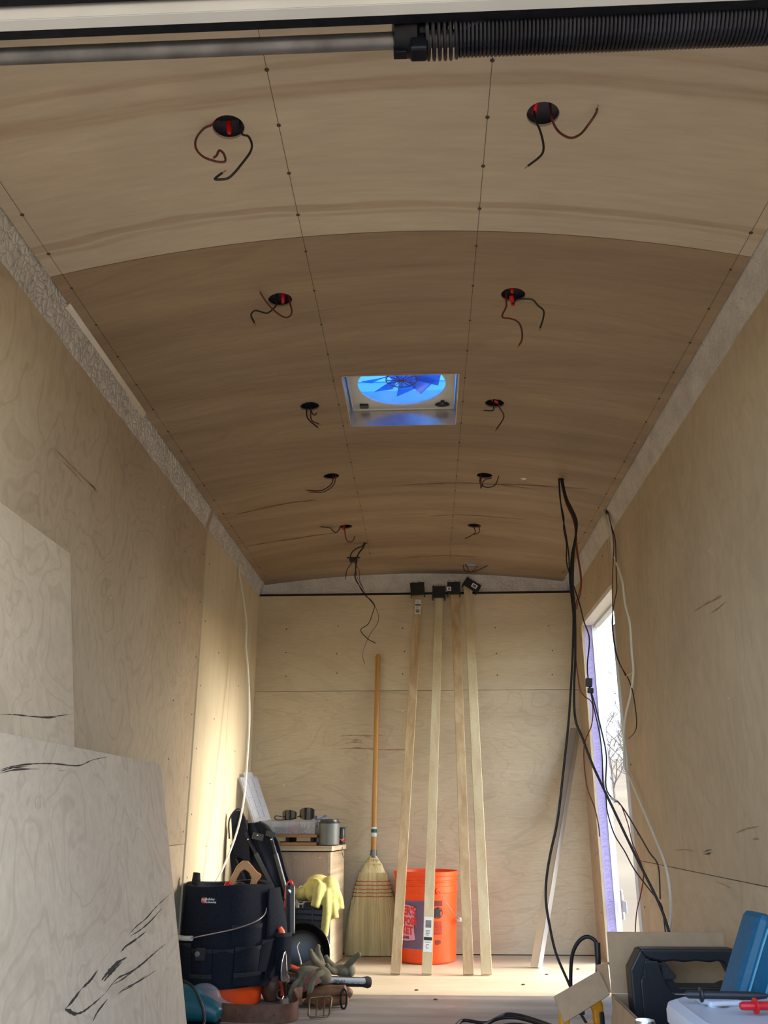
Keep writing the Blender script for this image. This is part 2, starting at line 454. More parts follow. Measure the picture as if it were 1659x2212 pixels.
def clear(name, col, rough=0.25, alpha=0.5):
    t = NT(name); t.set(col, rough)
    tr = t.new('ShaderNodeBsdfTransparent'); tr.inputs[0].default_value = tuple(0.4+0.6*c for c in col[:3])+(1,)
    mx = t.new('ShaderNodeMixShader'); mx.inputs[0].default_value = alpha
    t.link(tr.outputs[0], mx.inputs[1]); t.link(t.b.outputs[0], mx.inputs[2])
    t.link(mx.outputs[0], t.n['Material Output'].inputs['Surface']); return t.m
M['clear_bin'] = clear('clear_bin', srgb(214,218,228), 0.3, 0.26)
M['clear_lid'] = clear('clear_lid', srgb(222,226,236), 0.35, 0.32)
M['frosted'] = clear('frosted', srgb(206,216,232), 0.35, 0.85)
M['plastic_bag'] = clear('plastic_bag', srgb(196,204,220), 0.12, 0.2)
def tinted(name, col, gloss=0.08):
    t = NT(name)
    tr = t.new('ShaderNodeBsdfTransparent'); tr.inputs[0].default_value = col
    gl = t.new('ShaderNodeBsdfGlossy'); gl.inputs['Roughness'].default_value = 0.15; gl.inputs['Color'].default_value = (0.6,0.75,1,1)
    tl = t.new('ShaderNodeBsdfTranslucent'); tl.inputs[0].default_value = col
    m1 = t.new('ShaderNodeMixShader'); m1.inputs[0].default_value = 0.35; t.link(tr.outputs[0], m1.inputs[1]); t.link(tl.outputs[0], m1.inputs[2])
    mx = t.new('ShaderNodeMixShader'); mx.inputs[0].default_value = gloss; t.link(m1.outputs[0], mx.inputs[1]); t.link(gl.outputs[0], mx.inputs[2])
    t.link(mx.outputs[0], t.n['Material Output'].inputs['Surface']); return t.m
M['dome'] = tinted('dome', (0.24,0.50,0.80,1))
M['blade'] = tinted('blade', (0.30,0.50,0.78,1), 0.25)
# ------------------------------------------------------------------ ceiling holes (centre, loose wire paths) and cable runs, metres
HOLES = [
  ((-0.372,1.333), { 'brown': [(-0.392,1.333,1.929),(-0.397,1.309,1.887),(-0.415,1.316,1.885),(-0.433,1.333,1.882),(-0.436,1.333,1.862),(-0.429,1.333,1.843),(-0.414,1.333,1.828),(-0.392,1.333,1.818),(-0.377,1.333,1.816),(-0.373,1.333,1.821),(-0.378,1.333,1.837),(-0.387,1.333,1.845),(-0.391,1.333,1.833),(-0.397,1.333,1.827)], 'black': [(-0.352,1.333,1.933),(-0.345,1.333,1.886),(-0.331,1.333,1.877),(-0.323,1.333,1.857),(-0.325,1.333,1.838),(-0.339,1.333,1.812),(-0.355,1.333,1.787),(-0.366,1.333,1.776),(-0.378,1.333,1.774),(-0.391,1.333,1.775),(-0.386,1.333,1.782),(-0.377,1.333,1.790)] }),
  ((0.248,1.330), { 'black': [(0.232,1.330,1.934),(0.232,1.330,1.891),(0.239,1.330,1.867),(0.244,1.330,1.835),(0.243,1.330,1.813),(0.234,1.330,1.798),(0.212,1.330,1.779)], 'brown': [(0.263,1.330,1.931),(0.263,1.324,1.889),(0.270,1.330,1.869),(0.281,1.330,1.852),(0.298,1.330,1.842),(0.316,1.330,1.850),(0.331,1.330,1.869),(0.344,1.313,1.880),(0.345,1.298,1.880)] }),
  ((-0.367,1.938), { 'brown': [(-0.347,1.938,1.934),(-0.340,1.938,1.891),(-0.335,1.938,1.868),(-0.337,1.938,1.854),(-0.347,1.938,1.847),(-0.361,1.938,1.852),(-0.383,1.938,1.871),(-0.399,1.927,1.886),(-0.406,1.895,1.886),(-0.408,1.876,1.885)], 'black': [(-0.377,1.938,1.930),(-0.377,1.938,1.888),(-0.388,1.938,1.871),(-0.400,1.938,1.862),(-0.412,1.938,1.865),(-0.430,1.938,1.871),(-0.440,1.938,1.865),(-0.442,1.938,1.854),(-0.432,1.938,1.833)] }),
  ((0.248,1.945), { 'brown': [(0.229,1.945,1.934),(0.229,1.945,1.884),(0.228,1.945,1.867),(0.217,1.945,1.843),(0.219,1.945,1.834),(0.235,1.945,1.831),(0.250,1.945,1.825),(0.260,1.945,1.814),(0.265,1.945,1.791),(0.263,1.945,1.766),(0.255,1.945,1.751)], 'black': [(0.245,1.945,1.932),(0.245,1.945,1.874),(0.253,1.945,1.885),(0.267,1.944,1.888),(0.296,1.943,1.885),(0.310,1.945,1.868),(0.324,1.945,1.852),(0.322,1.945,1.830),(0.312,1.945,1.800)] }),
  ((-0.369,2.564), { 'black': [(-0.379,2.564,1.930),(-0.379,2.564,1.883),(-0.373,2.564,1.855),(-0.340,2.564,1.823)], 'brown': [(-0.366,2.564,1.932),(-0.366,2.564,1.882),(-0.361,2.564,1.850),(-0.336,2.564,1.836)], 'black2': [(-0.366,2.564,1.932),(-0.366,2.561,1.890),(-0.354,2.564,1.869),(-0.345,2.564,1.877)] }),
  ((0.246,2.574), { 'black': [(0.242,2.574,1.933),(0.242,2.565,1.891),(0.239,2.574,1.877),(0.210,2.574,1.878)], 'brown': [(0.259,2.574,1.931),(0.259,2.569,1.889),(0.274,2.574,1.854),(0.248,2.574,1.809)] }),
  ((-0.363,3.190), { 'black': [(-0.353,3.190,1.933),(-0.353,3.168,1.891),(-0.364,3.190,1.866),(-0.405,3.190,1.841),(-0.461,3.190,1.844)], 'brown': [(-0.344,3.190,1.934),(-0.344,3.175,1.892),(-0.355,3.190,1.862),(-0.395,3.190,1.835),(-0.449,3.190,1.836)] }),
  ((0.253,3.213), { 'black': [(0.234,3.213,1.933),(0.234,3.202,1.891),(0.234,3.213,1.870),(0.258,3.213,1.852),(0.293,3.213,1.861),(0.305,3.178,1.884)], 'brown': [(0.238,3.213,1.933),(0.238,3.201,1.891),(0.236,3.213,1.848),(0.250,3.213,1.882),(0.279,3.203,1.887)] }),
  ((-0.362,3.828), { 'black': [(-0.382,3.828,1.929),(-0.388,3.804,1.887),(-0.407,3.828,1.874),(-0.424,3.826,1.884),(-0.434,3.781,1.883),(-0.471,3.750,1.878)], 'brown': [(-0.366,3.828,1.932),(-0.366,3.825,1.890),(-0.364,3.828,1.863),(-0.355,3.828,1.833),(-0.339,3.828,1.826),(-0.324,3.828,1.837),(-0.320,3.828,1.855)] }),
  ((0.244,3.844), { 'black': [(0.241,3.844,1.933),(0.241,3.829,1.891),(0.248,3.844,1.870),(0.217,3.844,1.848),(0.199,3.844,1.841)], 'brown': [(0.264,3.844,1.931),(0.265,3.824,1.889),(0.265,3.844,1.870),(0.241,3.844,1.859)] }),
  ((0.254,4.400), { 'black': [(0.224,4.400,1.888),(0.216,4.398,1.875),(0.217,4.395,1.843),(0.241,4.392,1.830),(0.280,4.388,1.835),(0.341,4.380,1.860)], 'brown': [(0.224,4.400,1.888),(0.241,4.390,1.831),(0.260,4.387,1.833),(0.288,4.380,1.858)] }),
]
W_A = [(0.547,3.163,1.862),(0.557,3.157,1.786),(0.586,3.150,1.693),(0.587,3.145,1.637),(0.560,3.137,1.530),(0.549,3.128,1.415),(0.550,3.121,1.331),(0.533,3.107,1.166),(0.507,3.091,0.982),(0.490,3.081,0.882),(0.463,3.068,0.745),(0.432,3.053,0.596),(0.402,3.043,0.500),(0.384,3.036,0.429),(0.376,3.028,0.361),(0.381,3.021,0.293),(0.396,3.011,0.207),(0.430,3.000,0.121)]
W_B = [(0.552,3.163,1.862),(0.561,3.151,1.778),(0.589,3.135,1.683),(0.577,3.123,1.601),(0.562,3.111,1.522),(0.548,3.092,1.405),(0.547,3.078,1.321),(0.532,3.050,1.156),(0.514,3.026,1.025),(0.508,3.007,0.923),(0.525,2.994,0.859),(0.547,2.977,0.776),(0.573,2.960,0.701),(0.602,2.941,0.620),(0.630,2.923,0.542),(0.660,2.902,0.461),(0.687,2.885,0.391),(0.704,2.870,0.336),(0.712,2.859,0.291),(0.714,2.850,0.256)]
W_Cc = [(0.538,3.163,1.862),(0.536,3.153,1.773),(0.544,3.145,1.698),(0.539,3.139,1.649),(0.544,3.131,1.582),(0.538,3.123,1.510),(0.549,3.115,1.445),(0.569,3.103,1.352),(0.579,3.093,1.279),(0.592,3.084,1.213),(0.575,3.072,1.117),(0.574,3.063,1.054),(0.587,3.052,0.973),(0.599,3.039,0.887),(0.606,3.027,0.804),(0.593,3.012,0.703),(0.614,3.005,0.663),(0.628,3.002,0.655),(0.652,2.995,0.616),(0.680,2.984,0.558),(0.706,2.974,0.503),(0.727,2.966,0.463),(0.719,2.950,0.369)]
W_Dd = [(0.545,3.163,1.862),(0.557,3.159,1.764),(0.583,3.155,1.676),(0.583,3.151,1.569),(0.589,3.146,1.471),(0.584,3.144,1.413),(0.560,3.140,1.335),(0.547,3.134,1.189),(0.551,3.127,1.053),(0.564,3.125,1.017),(0.588,3.124,0.996),(0.591,3.122,0.960),(0.580,3.119,0.909),(0.555,3.117,0.860),(0.545,3.114,0.799),(0.548,3.109,0.706),(0.567,3.105,0.641),(0.575,3.102,0.587),(0.576,3.100,0.548)]
W_E = [(0.576,3.080,1.051),(0.584,3.061,0.966),(0.592,3.038,0.870),(0.590,3.020,0.793),(0.582,3.002,0.723),(0.586,2.990,0.673),(0.584,2.977,0.626),(0.596,2.959,0.559),(0.621,2.943,0.508),(0.643,2.927,0.455),(0.679,2.906,0.399),(0.705,2.892,0.361),(0.707,2.883,0.331),(0.705,2.870,0.286),(0.703,2.860,0.255)]
W_F = [(0.627,3.000,0.652),(0.636,2.997,0.640),(0.648,2.984,0.588),(0.654,2.971,0.531),(0.673,2.955,0.467),(0.673,2.946,0.432),(0.655,2.933,0.380),(0.637,2.922,0.336),(0.625,2.909,0.284),(0.620,2.900,0.249)]
W_G = [(0.540,3.163,1.862),(0.538,3.152,1.733),(0.546,3.143,1.635),(0.550,3.134,1.540),(0.544,3.124,1.430),(0.545,3.112,1.304),(0.538,3.100,1.183)]
W_W = [(0.772,3.404,1.813),(0.772,3.402,1.796),(0.772,3.379,1.719),(0.772,3.380,1.631),(0.772,3.321,1.546),(0.772,3.267,1.467),(0.772,3.256,1.378),(0.772,3.212,1.294),(0.772,3.226,1.191),(0.772,3.231,1.115),(0.772,3.302,1.049),(0.772,3.396,0.995),(0.772,3.458,0.948),(0.772,3.489,0.894),(0.772,3.521,0.801),(0.772,3.435,0.739),(0.772,3.281,0.632),(0.772,3.144,0.537),(0.772,3.055,0.463),(0.772,3.031,0.386),(0.772,3.049,0.315),(0.772,3.094,0.261),(0.772,3.140,0.220)]
W_K = [(0.770,3.396,1.810),(0.770,3.361,1.737),(0.770,3.315,1.662),(0.770,3.322,1.605),(0.770,3.352,1.516),(0.770,3.367,1.463),(0.770,3.443,1.422),(0.770,3.506,1.362),(0.770,3.503,1.271),(0.770,3.453,1.193),(0.770,3.338,1.119),(0.770,3.293,1.084),(0.770,3.260,1.036),(0.770,3.246,0.965),(0.770,3.254,0.928),(0.770,3.294,0.905),(0.770,3.400,0.890)]
W_K2 = [(0.768,3.387,1.807),(0.768,3.349,1.720),(0.768,3.332,1.655),(0.768,3.370,1.588),(0.768,3.412,1.532),(0.768,3.443,1.463),(0.768,3.469,1.382),(0.768,3.491,1.311),(0.768,3.454,1.210),(0.768,3.342,1.116)]
W_L = [(-0.904,3.956,1.762),(-0.886,3.952,1.744),(-0.883,3.945,1.709),(-0.859,3.927,1.614),(-0.836,3.908,1.515),(-0.823,3.894,1.445),(-0.816,3.873,1.343),(-0.796,3.850,1.231),(-0.770,3.805,1.022),(-0.761,3.758,0.815),(-0.760,3.722,0.668),(-0.776,3.690,0.546),(-0.812,3.657,0.427),(-0.842,3.636,0.357),(-0.857,3.620,0.304)]
W_M1 = [(-0.285,4.083,1.913),(-0.296,4.076,1.877),(-0.317,4.068,1.844),(-0.331,4.060,1.808)]
W_M2 = [(-0.285,4.083,1.913),(-0.300,4.078,1.885),(-0.326,4.073,1.872),(-0.351,4.067,1.849),(-0.360,4.063,1.821),(-0.352,4.060,1.806)]
W_M3 = [(-0.338,4.060,1.808),(-0.333,4.058,1.788),(-0.332,4.053,1.742),(-0.329,4.049,1.708),(-0.305,4.042,1.657),(-0.285,4.038,1.624),(-0.255,4.033,1.597),(-0.237,4.030,1.571),(-0.243,4.026,1.538),(-0.264,4.018,1.478),(-0.301,4.012,1.446),(-0.266,4.005,1.402),(-0.228,4.000,1.380)]
W_M4 = [(-0.336,4.060,1.801),(-0.327,4.053,1.733),(-0.315,4.049,1.696),(-0.292,4.044,1.655),(-0.280,4.041,1.624),(-0.251,4.037,1.595),(-0.235,4.033,1.567),(-0.216,4.027,1.512),(-0.226,4.023,1.472),(-0.259,4.016,1.422),(-0.287,4.008,1.348),(-0.290,4.004,1.319),(-0.279,4.000,1.282)]
W_M5 = [(-0.347,4.060,1.801),(-0.356,4.056,1.784),(-0.373,4.050,1.754),(-0.381,4.040,1.702)]
W_M6 = [(-0.333,4.060,1.801),(-0.326,4.058,1.774),(-0.312,4.056,1.743),(-0.311,4.053,1.702),(-0.292,4.050,1.656)]
W_LOOP = [(0.383,2.660,0.165),(0.386,2.648,0.222),(0.393,2.639,0.261),(0.410,2.632,0.289),(0.431,2.627,0.301),(0.449,2.623,0.295),(0.456,2.619,0.280),(0.453,2.612,0.246),(0.450,2.606,0.221),(0.447,2.600,0.197)]
W_FL = [(0.084,3.030,0.006),(0.102,3.102,0.006),(0.174,3.066,0.006),(0.210,3.147,0.006)]
CEIL_STREAKS = [ [(-0.808,3.435,1.830),(-0.728,3.433,1.847),(-0.638,3.426,1.864),(-0.538,3.422,1.880),(-0.421,3.439,1.895)],
 [(-0.772,3.405,1.838),(-0.695,3.412,1.854),(-0.615,3.408,1.868)],
 [(-0.139,3.353,1.914),(-0.022,3.328,1.915),(0.131,3.307,1.910),(0.282,3.299,1.898),(0.395,3.301,1.885),(0.508,3.304,1.867)],
 [(-0.022,3.349,1.915),(0.093,3.325,1.912),(0.208,3.323,1.905)],
 [(0.264,3.303,1.900),(0.393,3.276,1.885),(0.538,3.250,1.862),(0.693,3.207,1.831)],
 [(-0.867,3.392,1.816),(-0.831,3.406,1.825),(-0.790,3.399,1.834)],
 [(-0.863,3.852,1.817),(-0.780,3.873,1.837),(-0.650,3.894,1.862),(-0.495,3.896,1.886),(-0.340,3.905,1.903)],
 [(-0.776,3.854,1.837),(-0.690,3.862,1.855),(-0.604,3.877,1.870)],
 [(-0.155,4.318,1.914),(0.039,4.277,1.914),(0.231,4.267,1.903),(0.421,4.270,1.881)],
 [(-0.545,4.530,1.879),(-0.488,4.476,1.887),(-0.412,4.474,1.896)],
 [(-0.027,3.750,1.915),(0.143,3.703,1.909),(0.310,3.696,1.895),(0.495,3.682,1.870)],
 [(-0.928,4.415,1.801),(-0.827,4.399,1.826),(-0.678,4.397,1.857),(-0.581,4.415,1.874)] ]
BACK_STREAKS = [ [(-0.437,4.499,1.000),(-0.354,4.499,1.004),(-0.283,4.499,1.000),(-0.200,4.499,1.004)],
 [(-0.413,4.499,0.963),(-0.353,4.499,0.970),(-0.318,4.499,0.963)],
 [(-0.448,4.499,0.936),(-0.341,4.499,0.940),(-0.188,4.499,0.931),(-0.047,4.499,0.937)],
 [(-0.377,4.499,0.977),(-0.349,4.499,0.981),(-0.325,4.499,0.974)] ]
RIGHT_STREAKS = [ [(0.786,2.487,1.175),(0.786,2.359,1.169),(0.786,2.245,1.157)],
 [(0.786,2.351,1.137),(0.786,2.292,1.136),(0.786,2.223,1.139)],
 [(0.786,2.320,1.165),(0.786,2.273,1.164),(0.786,2.243,1.161)],
 [(0.786,2.989,0.509),(0.786,2.855,0.516),(0.786,2.760,0.514)],
 [(0.786,2.678,0.514),(0.786,2.633,0.521),(0.786,2.589,0.525)],
 [(0.786,2.672,0.510),(0.786,2.628,0.513),(0.786,2.601,0.517)],
 [(0.786,2.374,0.572),(0.786,2.285,0.584),(0.786,2.205,0.589)],
 [(0.786,2.594,0.443),(0.786,2.518,0.440),(0.786,2.465,0.435)],
 [(0.786,2.264,0.558),(0.786,2.241,0.561),(0.786,2.217,0.560)] ]
LEFT_STREAKS = [ [(-0.892,1.881,1.457),(-0.892,1.968,1.456),(-0.892,2.078,1.456),(-0.892,2.163,1.455)],
 [(-0.892,1.927,1.445),(-0.892,2.002,1.445),(-0.892,2.067,1.438)],
 [(-0.892,2.111,1.456),(-0.892,2.145,1.456),(-0.892,2.171,1.452)] ]
# ================================================================== THE SETTING
# one screw head, shared by every wall, ceiling and floor panel
_s = MB().lathe([(0,0.0012),(0.0024,0.0011),(0.0034,0.0004),(0.0036,-0.001)], 8)
SCREW = {}
def screw(parent, p, normal, kind='screw_dark', sc=1.0):
    if kind not in SCREW:
        me = bpy.data.meshes.new('screw'); me.from_pydata([tuple(q) for q in _s.v], [], _s.f); me.materials.append(M[kind]); SCREW[kind] = me
    o = bpy.data.objects.new('screw', SCREW[kind]); COL.objects.link(o)
    o.parent = parent; o.location = Vector(p) - base_of(parent)
    o.rotation_euler = Vector(normal).to_track_quat('Z','Y').to_euler(); o.scale = (sc,sc,sc)
    return o

# ---- floor
floor = struct(obj('floor', MB().box((XL-0.06,YR,-0.06),(XR+0.07,YB+0.06,-0.012)), M['void']))
obj('floor_panel', MB().box((XL-0.05,3.527,-0.012),(XR,YB,0.0)), M['ply_floor'], floor)
obj('floor_panel', MB().box((XL-0.05,YR,-0.012),(XR,3.5245,-0.0005)), M['ply_floor_grey'], floor)
for (x,y) in ((0.25,4.02),(0.48,3.98),(0.63,4.12),(-0.05,3.62),(0.02,3.45),(0.36,3.75)):
    o = screw(floor, (x,y,0.0006), (0,0,1), 'screw_dark', 2.2)

# ---- left wall
wl_ = struct(obj('wall_left', MB().box((XL-0.065,YR-0.09,-0.06),(XL-0.0125,YB+0.07,ZC+0.01)), M['alu_paint']))
T = 0.012
obj('plywood_panel', MB().box((XL-T,YR,0.518),(XL,3.343,ZW)), M['ply_left'], wl_)
obj('plywood_panel', MB().box((XL-T,YR,0.0),(XL,3.3425,0.516)), M['ply_low'], wl_)
for (a,b,t) in ((3.344,3.560,0.006),(3.562,3.905,0.003),(3.907,4.498,0.003)):
    obj('board', MB().box((XL-T,a,0.0),(XL+t,b,ZW-0.001)), M['board_pale'], wl_)
for (y,zs) in ((2.35,(1.45,1.2,0.95)),(2.75,(1.62,1.35,1.1,0.85,0.65)),(3.05,(1.55,1.28,1.0,0.8)),(3.31,(1.62,1.42,1.2,0.98,0.75,0.56,0.4))):
    for z in zs: screw(wl_, (XL+0.0006,y,z), (1,0,0), 'screw_light' if y < 2.9 else 'screw_dark', 0.9)
for (y,zs) in ((3.39,(1.6,1.36,1.1,0.86,0.62,0.4)),(3.66,(1.55,1.28,1.0,0.74,0.5)),(4.1,(1.5,1.2,0.9,0.62))):
    for z in zs: screw(wl_, (XL+(0.0066 if y < 3.5 else 0.0036),y,z), (1,0,0), 'screw_dark', 0.9)

# ---- right wall with the side door opening
DY0, DY1, DZ = 3.535, 4.285, 1.532
XO = XR+0.076
core = MB()
core.box((XR+0.0125,YR-0.09,-0.06),(XR+0.05,DY0,ZC+0.01)); core.box((XR+0.0125,DY1,-0.06),(XR+0.05,YB+0.07,ZC+0.01))
core.box((XR+0.0125,DY0,DZ),(XR+0.05,DY1,ZC+0.01)); core.box((XR+0.0125,DY0,-0.06),(XR+0.05,DY1,-0.013))
wr = struct(obj('wall_right', core, M['lavender']))
sk = MB()
sk.box((XR+0.051,YR-0.09,-0.06),(XO,DY0,ZC+0.01)); sk.box((XR+0.051,DY1,-0.06),(XO,YB+0.07,ZC+0.01))
sk.box((XR+0.051,DY0,DZ),(XO,DY1,ZC+0.01)); sk.box((XR+0.051,DY0,-0.06),(XO,DY1,-0.013))
obj('outer_skin', sk, M['alu_paint'], wr)
obj('plywood_panel', MB().box((XR,YR,0.458),(XR+T,DY0-0.16,ZW)), M['ply_right'], wr)
obj('plywood_panel', MB().box((XR,YR,0.0),(XR+T,DY0-0.13,0.456)), M['ply_low'], wr)
obj('plywood_panel', MB().box((XR+0.001,DY0-0.158,0.458),(XR+T,DY0,ZW)), M['ply_right'], wr)
obj('plywood_panel', MB().box((XR+0.001,DY0-0.128,0.0),(XR+T,DY0,0.456)), M['ply_right'], wr)
obj('plywood_panel', MB().box((XR,DY0+0.001,DZ),(XR+T,DY1-0.001,ZW)), M['ply_right'], wr)
obj('plywood_panel', MB().box((XR,DY1,0.0),(XR+T,YB,ZW)), M['ply_right'], wr)
for (y,zs) in ((2.3,(1.3,0.9)),(2.9,(1.25,1.0,0.62,0.35)),(3.25,(1.5,0.95,0.7))):
    for z in zs: screw(wr, (XR-0.0006,y,z), (-1,0,0), 'screw_light', 0.8)
for (y,z) in ((4.32,1.45),(4.33,1.2),(4.32,0.98),(4.36,0.94),(4.33,0.75),(4.34,0.45),(4.38,0.44),(4.33,0.2),(3.75,1.62),(3.95,1.6),(4.15,1.62),(3.65,1.69),(3.48,0.8),(3.47,0.55),(3.47,0.3)):
    screw(wr, (XR-0.0006,y,z), (-1,0,0), 'screw_dark', 0.9)
# glue squiggles on the foam edge of the far jamb
gl = MB()
z = 0.05
while z < 1.48:
    x0 = XR+0.017; x1 = XR+0.046; dz = random.uniform(0.004,0.014)
    gl.tube([(x0+random.uniform(0,0.004),DY1+0.0003,z),((x0+x1)/2,DY1-0.0004,z+dz),(x1-random.uniform(0,0.012),DY1+0.0003,z+dz*random.uniform(-0.2,1.2))], 0.0007, 4, 2)
    z += random.uniform(0.008,0.018)
gq = obj('glue_squiggle', gl, plain('foam_squiggle', srgb(140,128,186), 0.8), wr); gq['kind'] = 'stuff'  # squiggle lines in a deeper lavender than the foam
# aluminium door frame round the opening
d1 = struct(obj('door_1', MB().box((XR+0.0505,DY1-0.005,0.0),(XO+0.002,DY1+0.001,DZ)), M['alu_paint']), 'empty side doorway with pale aluminium frame open to daylight', 'doorway')
obj('frame_side', MB().box((XR+0.051,DY0-0.001,0.0),(XO+0.012,DY0+0.02,DZ)), M['alu_paint'], d1)
obj('frame_plate', MB().box((XR-0.001,DY0+0.0005,0.0),(XR+0.05,DY0+0.048,1.362)), M['alu_skylit'], d1)
obj('frame_head', MB().box((XR+0.004,DY0,DZ-0.016),(XO+0.012,DY1,DZ)), M['white_plastic'], d1)
obj('frame_head_lip', MB().box((XR+0.06,DY0,DZ-0.028),(XO+0.012,DY1,DZ-0.016)), M['aluminium'], d1)
obj('frame_sill', MB().box((XR+0.004,DY0,-0.012),(XO+0.012,DY1,0.006)), M['aluminium'], d1)
hg = obj('hinge', MB().boxc((XO+0.004,DY1-0.072,0.236),(0.004,0.085,0.048)), M['aluminium'], d1, bevel=0.001)
obj('hinge_barrel', MB().tube([(XO+0.004,DY1-0.03,0.18),(XO+0.004,DY1-0.03,0.30)], 0.007, 10), M['aluminium'], hg, smooth=0.6)
lt = MB().prism([(0,0),(0.012,0.002),(0.03,0.006),(0.062,-0.002),(0.07,-0.012),(0.06,-0.018),(0.034,-0.016),(0.014,-0.014),(0.002,-0.03),(-0.004,-0.03)], 0.012,
    Matrix.Translation((XO-0.004,DY0+0.028,1.33)) @ Matrix.Rotation(PI/2,4,'Z') @ Matrix.Rotation(PI/2,4,'X'))
obj('latch_keeper', lt, M['aluminium'], d1)

# ---- wall at the front of the trailer (far wall in view)
wbk = struct(obj('wall_back', MB().box((XL-0.065,YB+0.0125,-0.06),(XR+0.05,YB+0.055,ZW-0.004)), M['void']))
obj('plywood_panel', MB().box((XL,YB,0.004),(XR,YB+T,1.2265)), M['ply_back_lo'], wbk)
obj('plywood_panel', MB().box((XL,YB-0.0015,1.2285),(XR,YB+T,ZW)), M['ply_back_hi'], wbk)
obj('shadow_gap_strip', MB().box((XL,YB+0.002,ZW),(XR,YB+0.05,ZW+0.013)), M['black_matte'], wbk)  # black strip standing in for the shadow gap above the wall ply
def gab(u,v):
    x = XL+(XR-XL)*u; zt = ceilz(max(min(x,XRC),XLC),YB+0.06)+0.004
    return Vector((x,YB+0.06,(ZW-0.02)+(zt-ZW+0.02)*v))
obj('foil_gable', MB().slab(gab,40,4,(0,0.02,0)), M['foil_fine'], wbk, smooth=0.5)
def wx(px): return (px-917)/420.0
for x in (-0.73,-0.47,-0.11,0.385,0.665):
    for z in (1.56,1.42,1.31): screw(wbk, (x+random.uniform(-0.012,0.012),YB-0.0021,z+random.uniform(-0.012,0.012)), (0,-1,0), 'screw_dark', 1.0)
    for z in (1.12,0.93,0.77,0.61,0.42,0.2): screw(wbk, (x+random.uniform(-0.02,0.02),YB-0.0006,z+random.uniform(-0.02,0.02)), (0,-1,0), 'screw_light', 1.15)
for z in (0.85,0.69,0.5): screw(wbk, (0.065,YB-0.0006,z), (0,-1,0), 'screw_light', 1.15)

# ---- roof skin and curved ceiling plywood with round light holes
VX0, VX1, VY0, VY1 = -0.247, 0.123, 2.378, 2.744
def roof(u,v):
    x = (XL-0.065)+(XO-XL+0.065)*u; y = (YR-0.09)+(YB+0.08-YR+0.09)*v
    return Vector((x,y,ceilz(max(min(x,XRC+0.05),XLC-0.05),y)+0.045))
def boolean_cut(o, cutters):
    cm = bpy.data.meshes.new('cut'); cm.from_pydata([tuple(q) for q in cutters.v], [], cutters.f)
    bm = bmesh.new(); bm.from_mesh(cm); bmesh.ops.recalc_face_normals(bm, faces=bm.faces[:]); bm.to_mesh(cm); bm.free()
    co = bpy.data.objects.new('cut', cm); COL.objects.link(co)
    md = o.modifiers.new('b','BOOLEAN'); md.operation = 'DIFFERENCE'; md.solver = 'EXACT'; md.object = co; md.use_self = False
    dg = bpy.context.evaluated_depsgraph_get(); dg.update()
    nm = bpy.data.meshes.new_from_object(o.evaluated_get(dg))
    old = o.data; o.modifiers.clear(); o.data = nm; bpy.data.meshes.remove(old); bpy.data.objects.remove(co)
    nm.name = o.name
    nm.polygons.foreach_set('use_smooth', [True]*len(nm.polygons)); nm.set_sharp_from_angle(angle=0.5)
ceiling = struct(obj('ceiling', MB().slab(roof,30,40,(0,0,0.03)), M['cavity'], smooth=0.5))
boolean_cut(ceiling, MB().box((VX0-0.004,VY0-0.004,1.8),(VX1+0.004,VY1+0.004,2.2)))
HR = 0.0315
SEAM = 1.690
def panel(y0,y1):
    def fn(u,v):
        x = XLC+(XRC-XLC)*u; y = y0+(y1-y0)*v
        return Vector((x,y,ceilz(x,y)))
    return fn
def hole_cutters(y0,y1):
    mb = MB()
    for (c,w) in HOLES:
        if y0 < c[1] < y1: mb.lathe([(HR,1.75),(HR,2.0)], 28, Matrix.Translation((c[0],c[1],0)))
    for (x,y,r) in ((0.548,3.163,0.012),(0.408,3.21,0.013),(-0.285,4.083,0.011)):
        if y0 < y < y1: mb.lathe([(r,1.75),(r,2.0)], 14, Matrix.Translation((x,y,0)))
    return mb
pn = obj('plywood_panel', MB().slab(panel(YR+0.02,SEAM-0.0015),36,10,(0,0,0.006)), M['ply_ceil_near'], ceiling)
boolean_cut(pn, hole_cutters(YR,SEAM))
pf = obj('plywood_panel', MB().slab(panel(SEAM+0.0015,YB+0.058),36,60,(0,0,0.006)), M['ply_ceil_far'], ceiling)
hc = hole_cutters(SEAM,YB+0.1); hc.box((VX0,VY0,1.8),(VX1,VY1,2.1))
boolean_cut(pf, hc)
# stapling lines pencilled on the ceiling, with their screws
for (x,y0,y1) in ((-0.273,YR+0.02,4.35),(0.141,YR+0.02,4.35),(-0.843,YR+0.02,4.4),(0.733,YR+0.02,4.4)):
    if x in (-0.273,0.141): segs = ((y0,4.35),)
    else: segs = ((y0,y1),)
    for (a,b) in segs:
        obj('pencil_line', MB().grid(lambda u,v,x=x,a=a,b=b: Vector((x-0.0005+0.001*u,a+(b-a)*v,ceilz(x,a+(b-a)*v)-0.0006)),1,30), M['screw_dark'], ceiling)
    y = y0+0.06
    while y < y1:
        nx = 2*rise(y)*(x-XM)/HW**2
        screw(ceiling, (x,y,ceilz(x,y)-0.0008), (-nx,0,-1), 'screw_dark', 1.25 if y < SEAM else 0.95)
        y += 0.135 if y < SEAM else 0.165
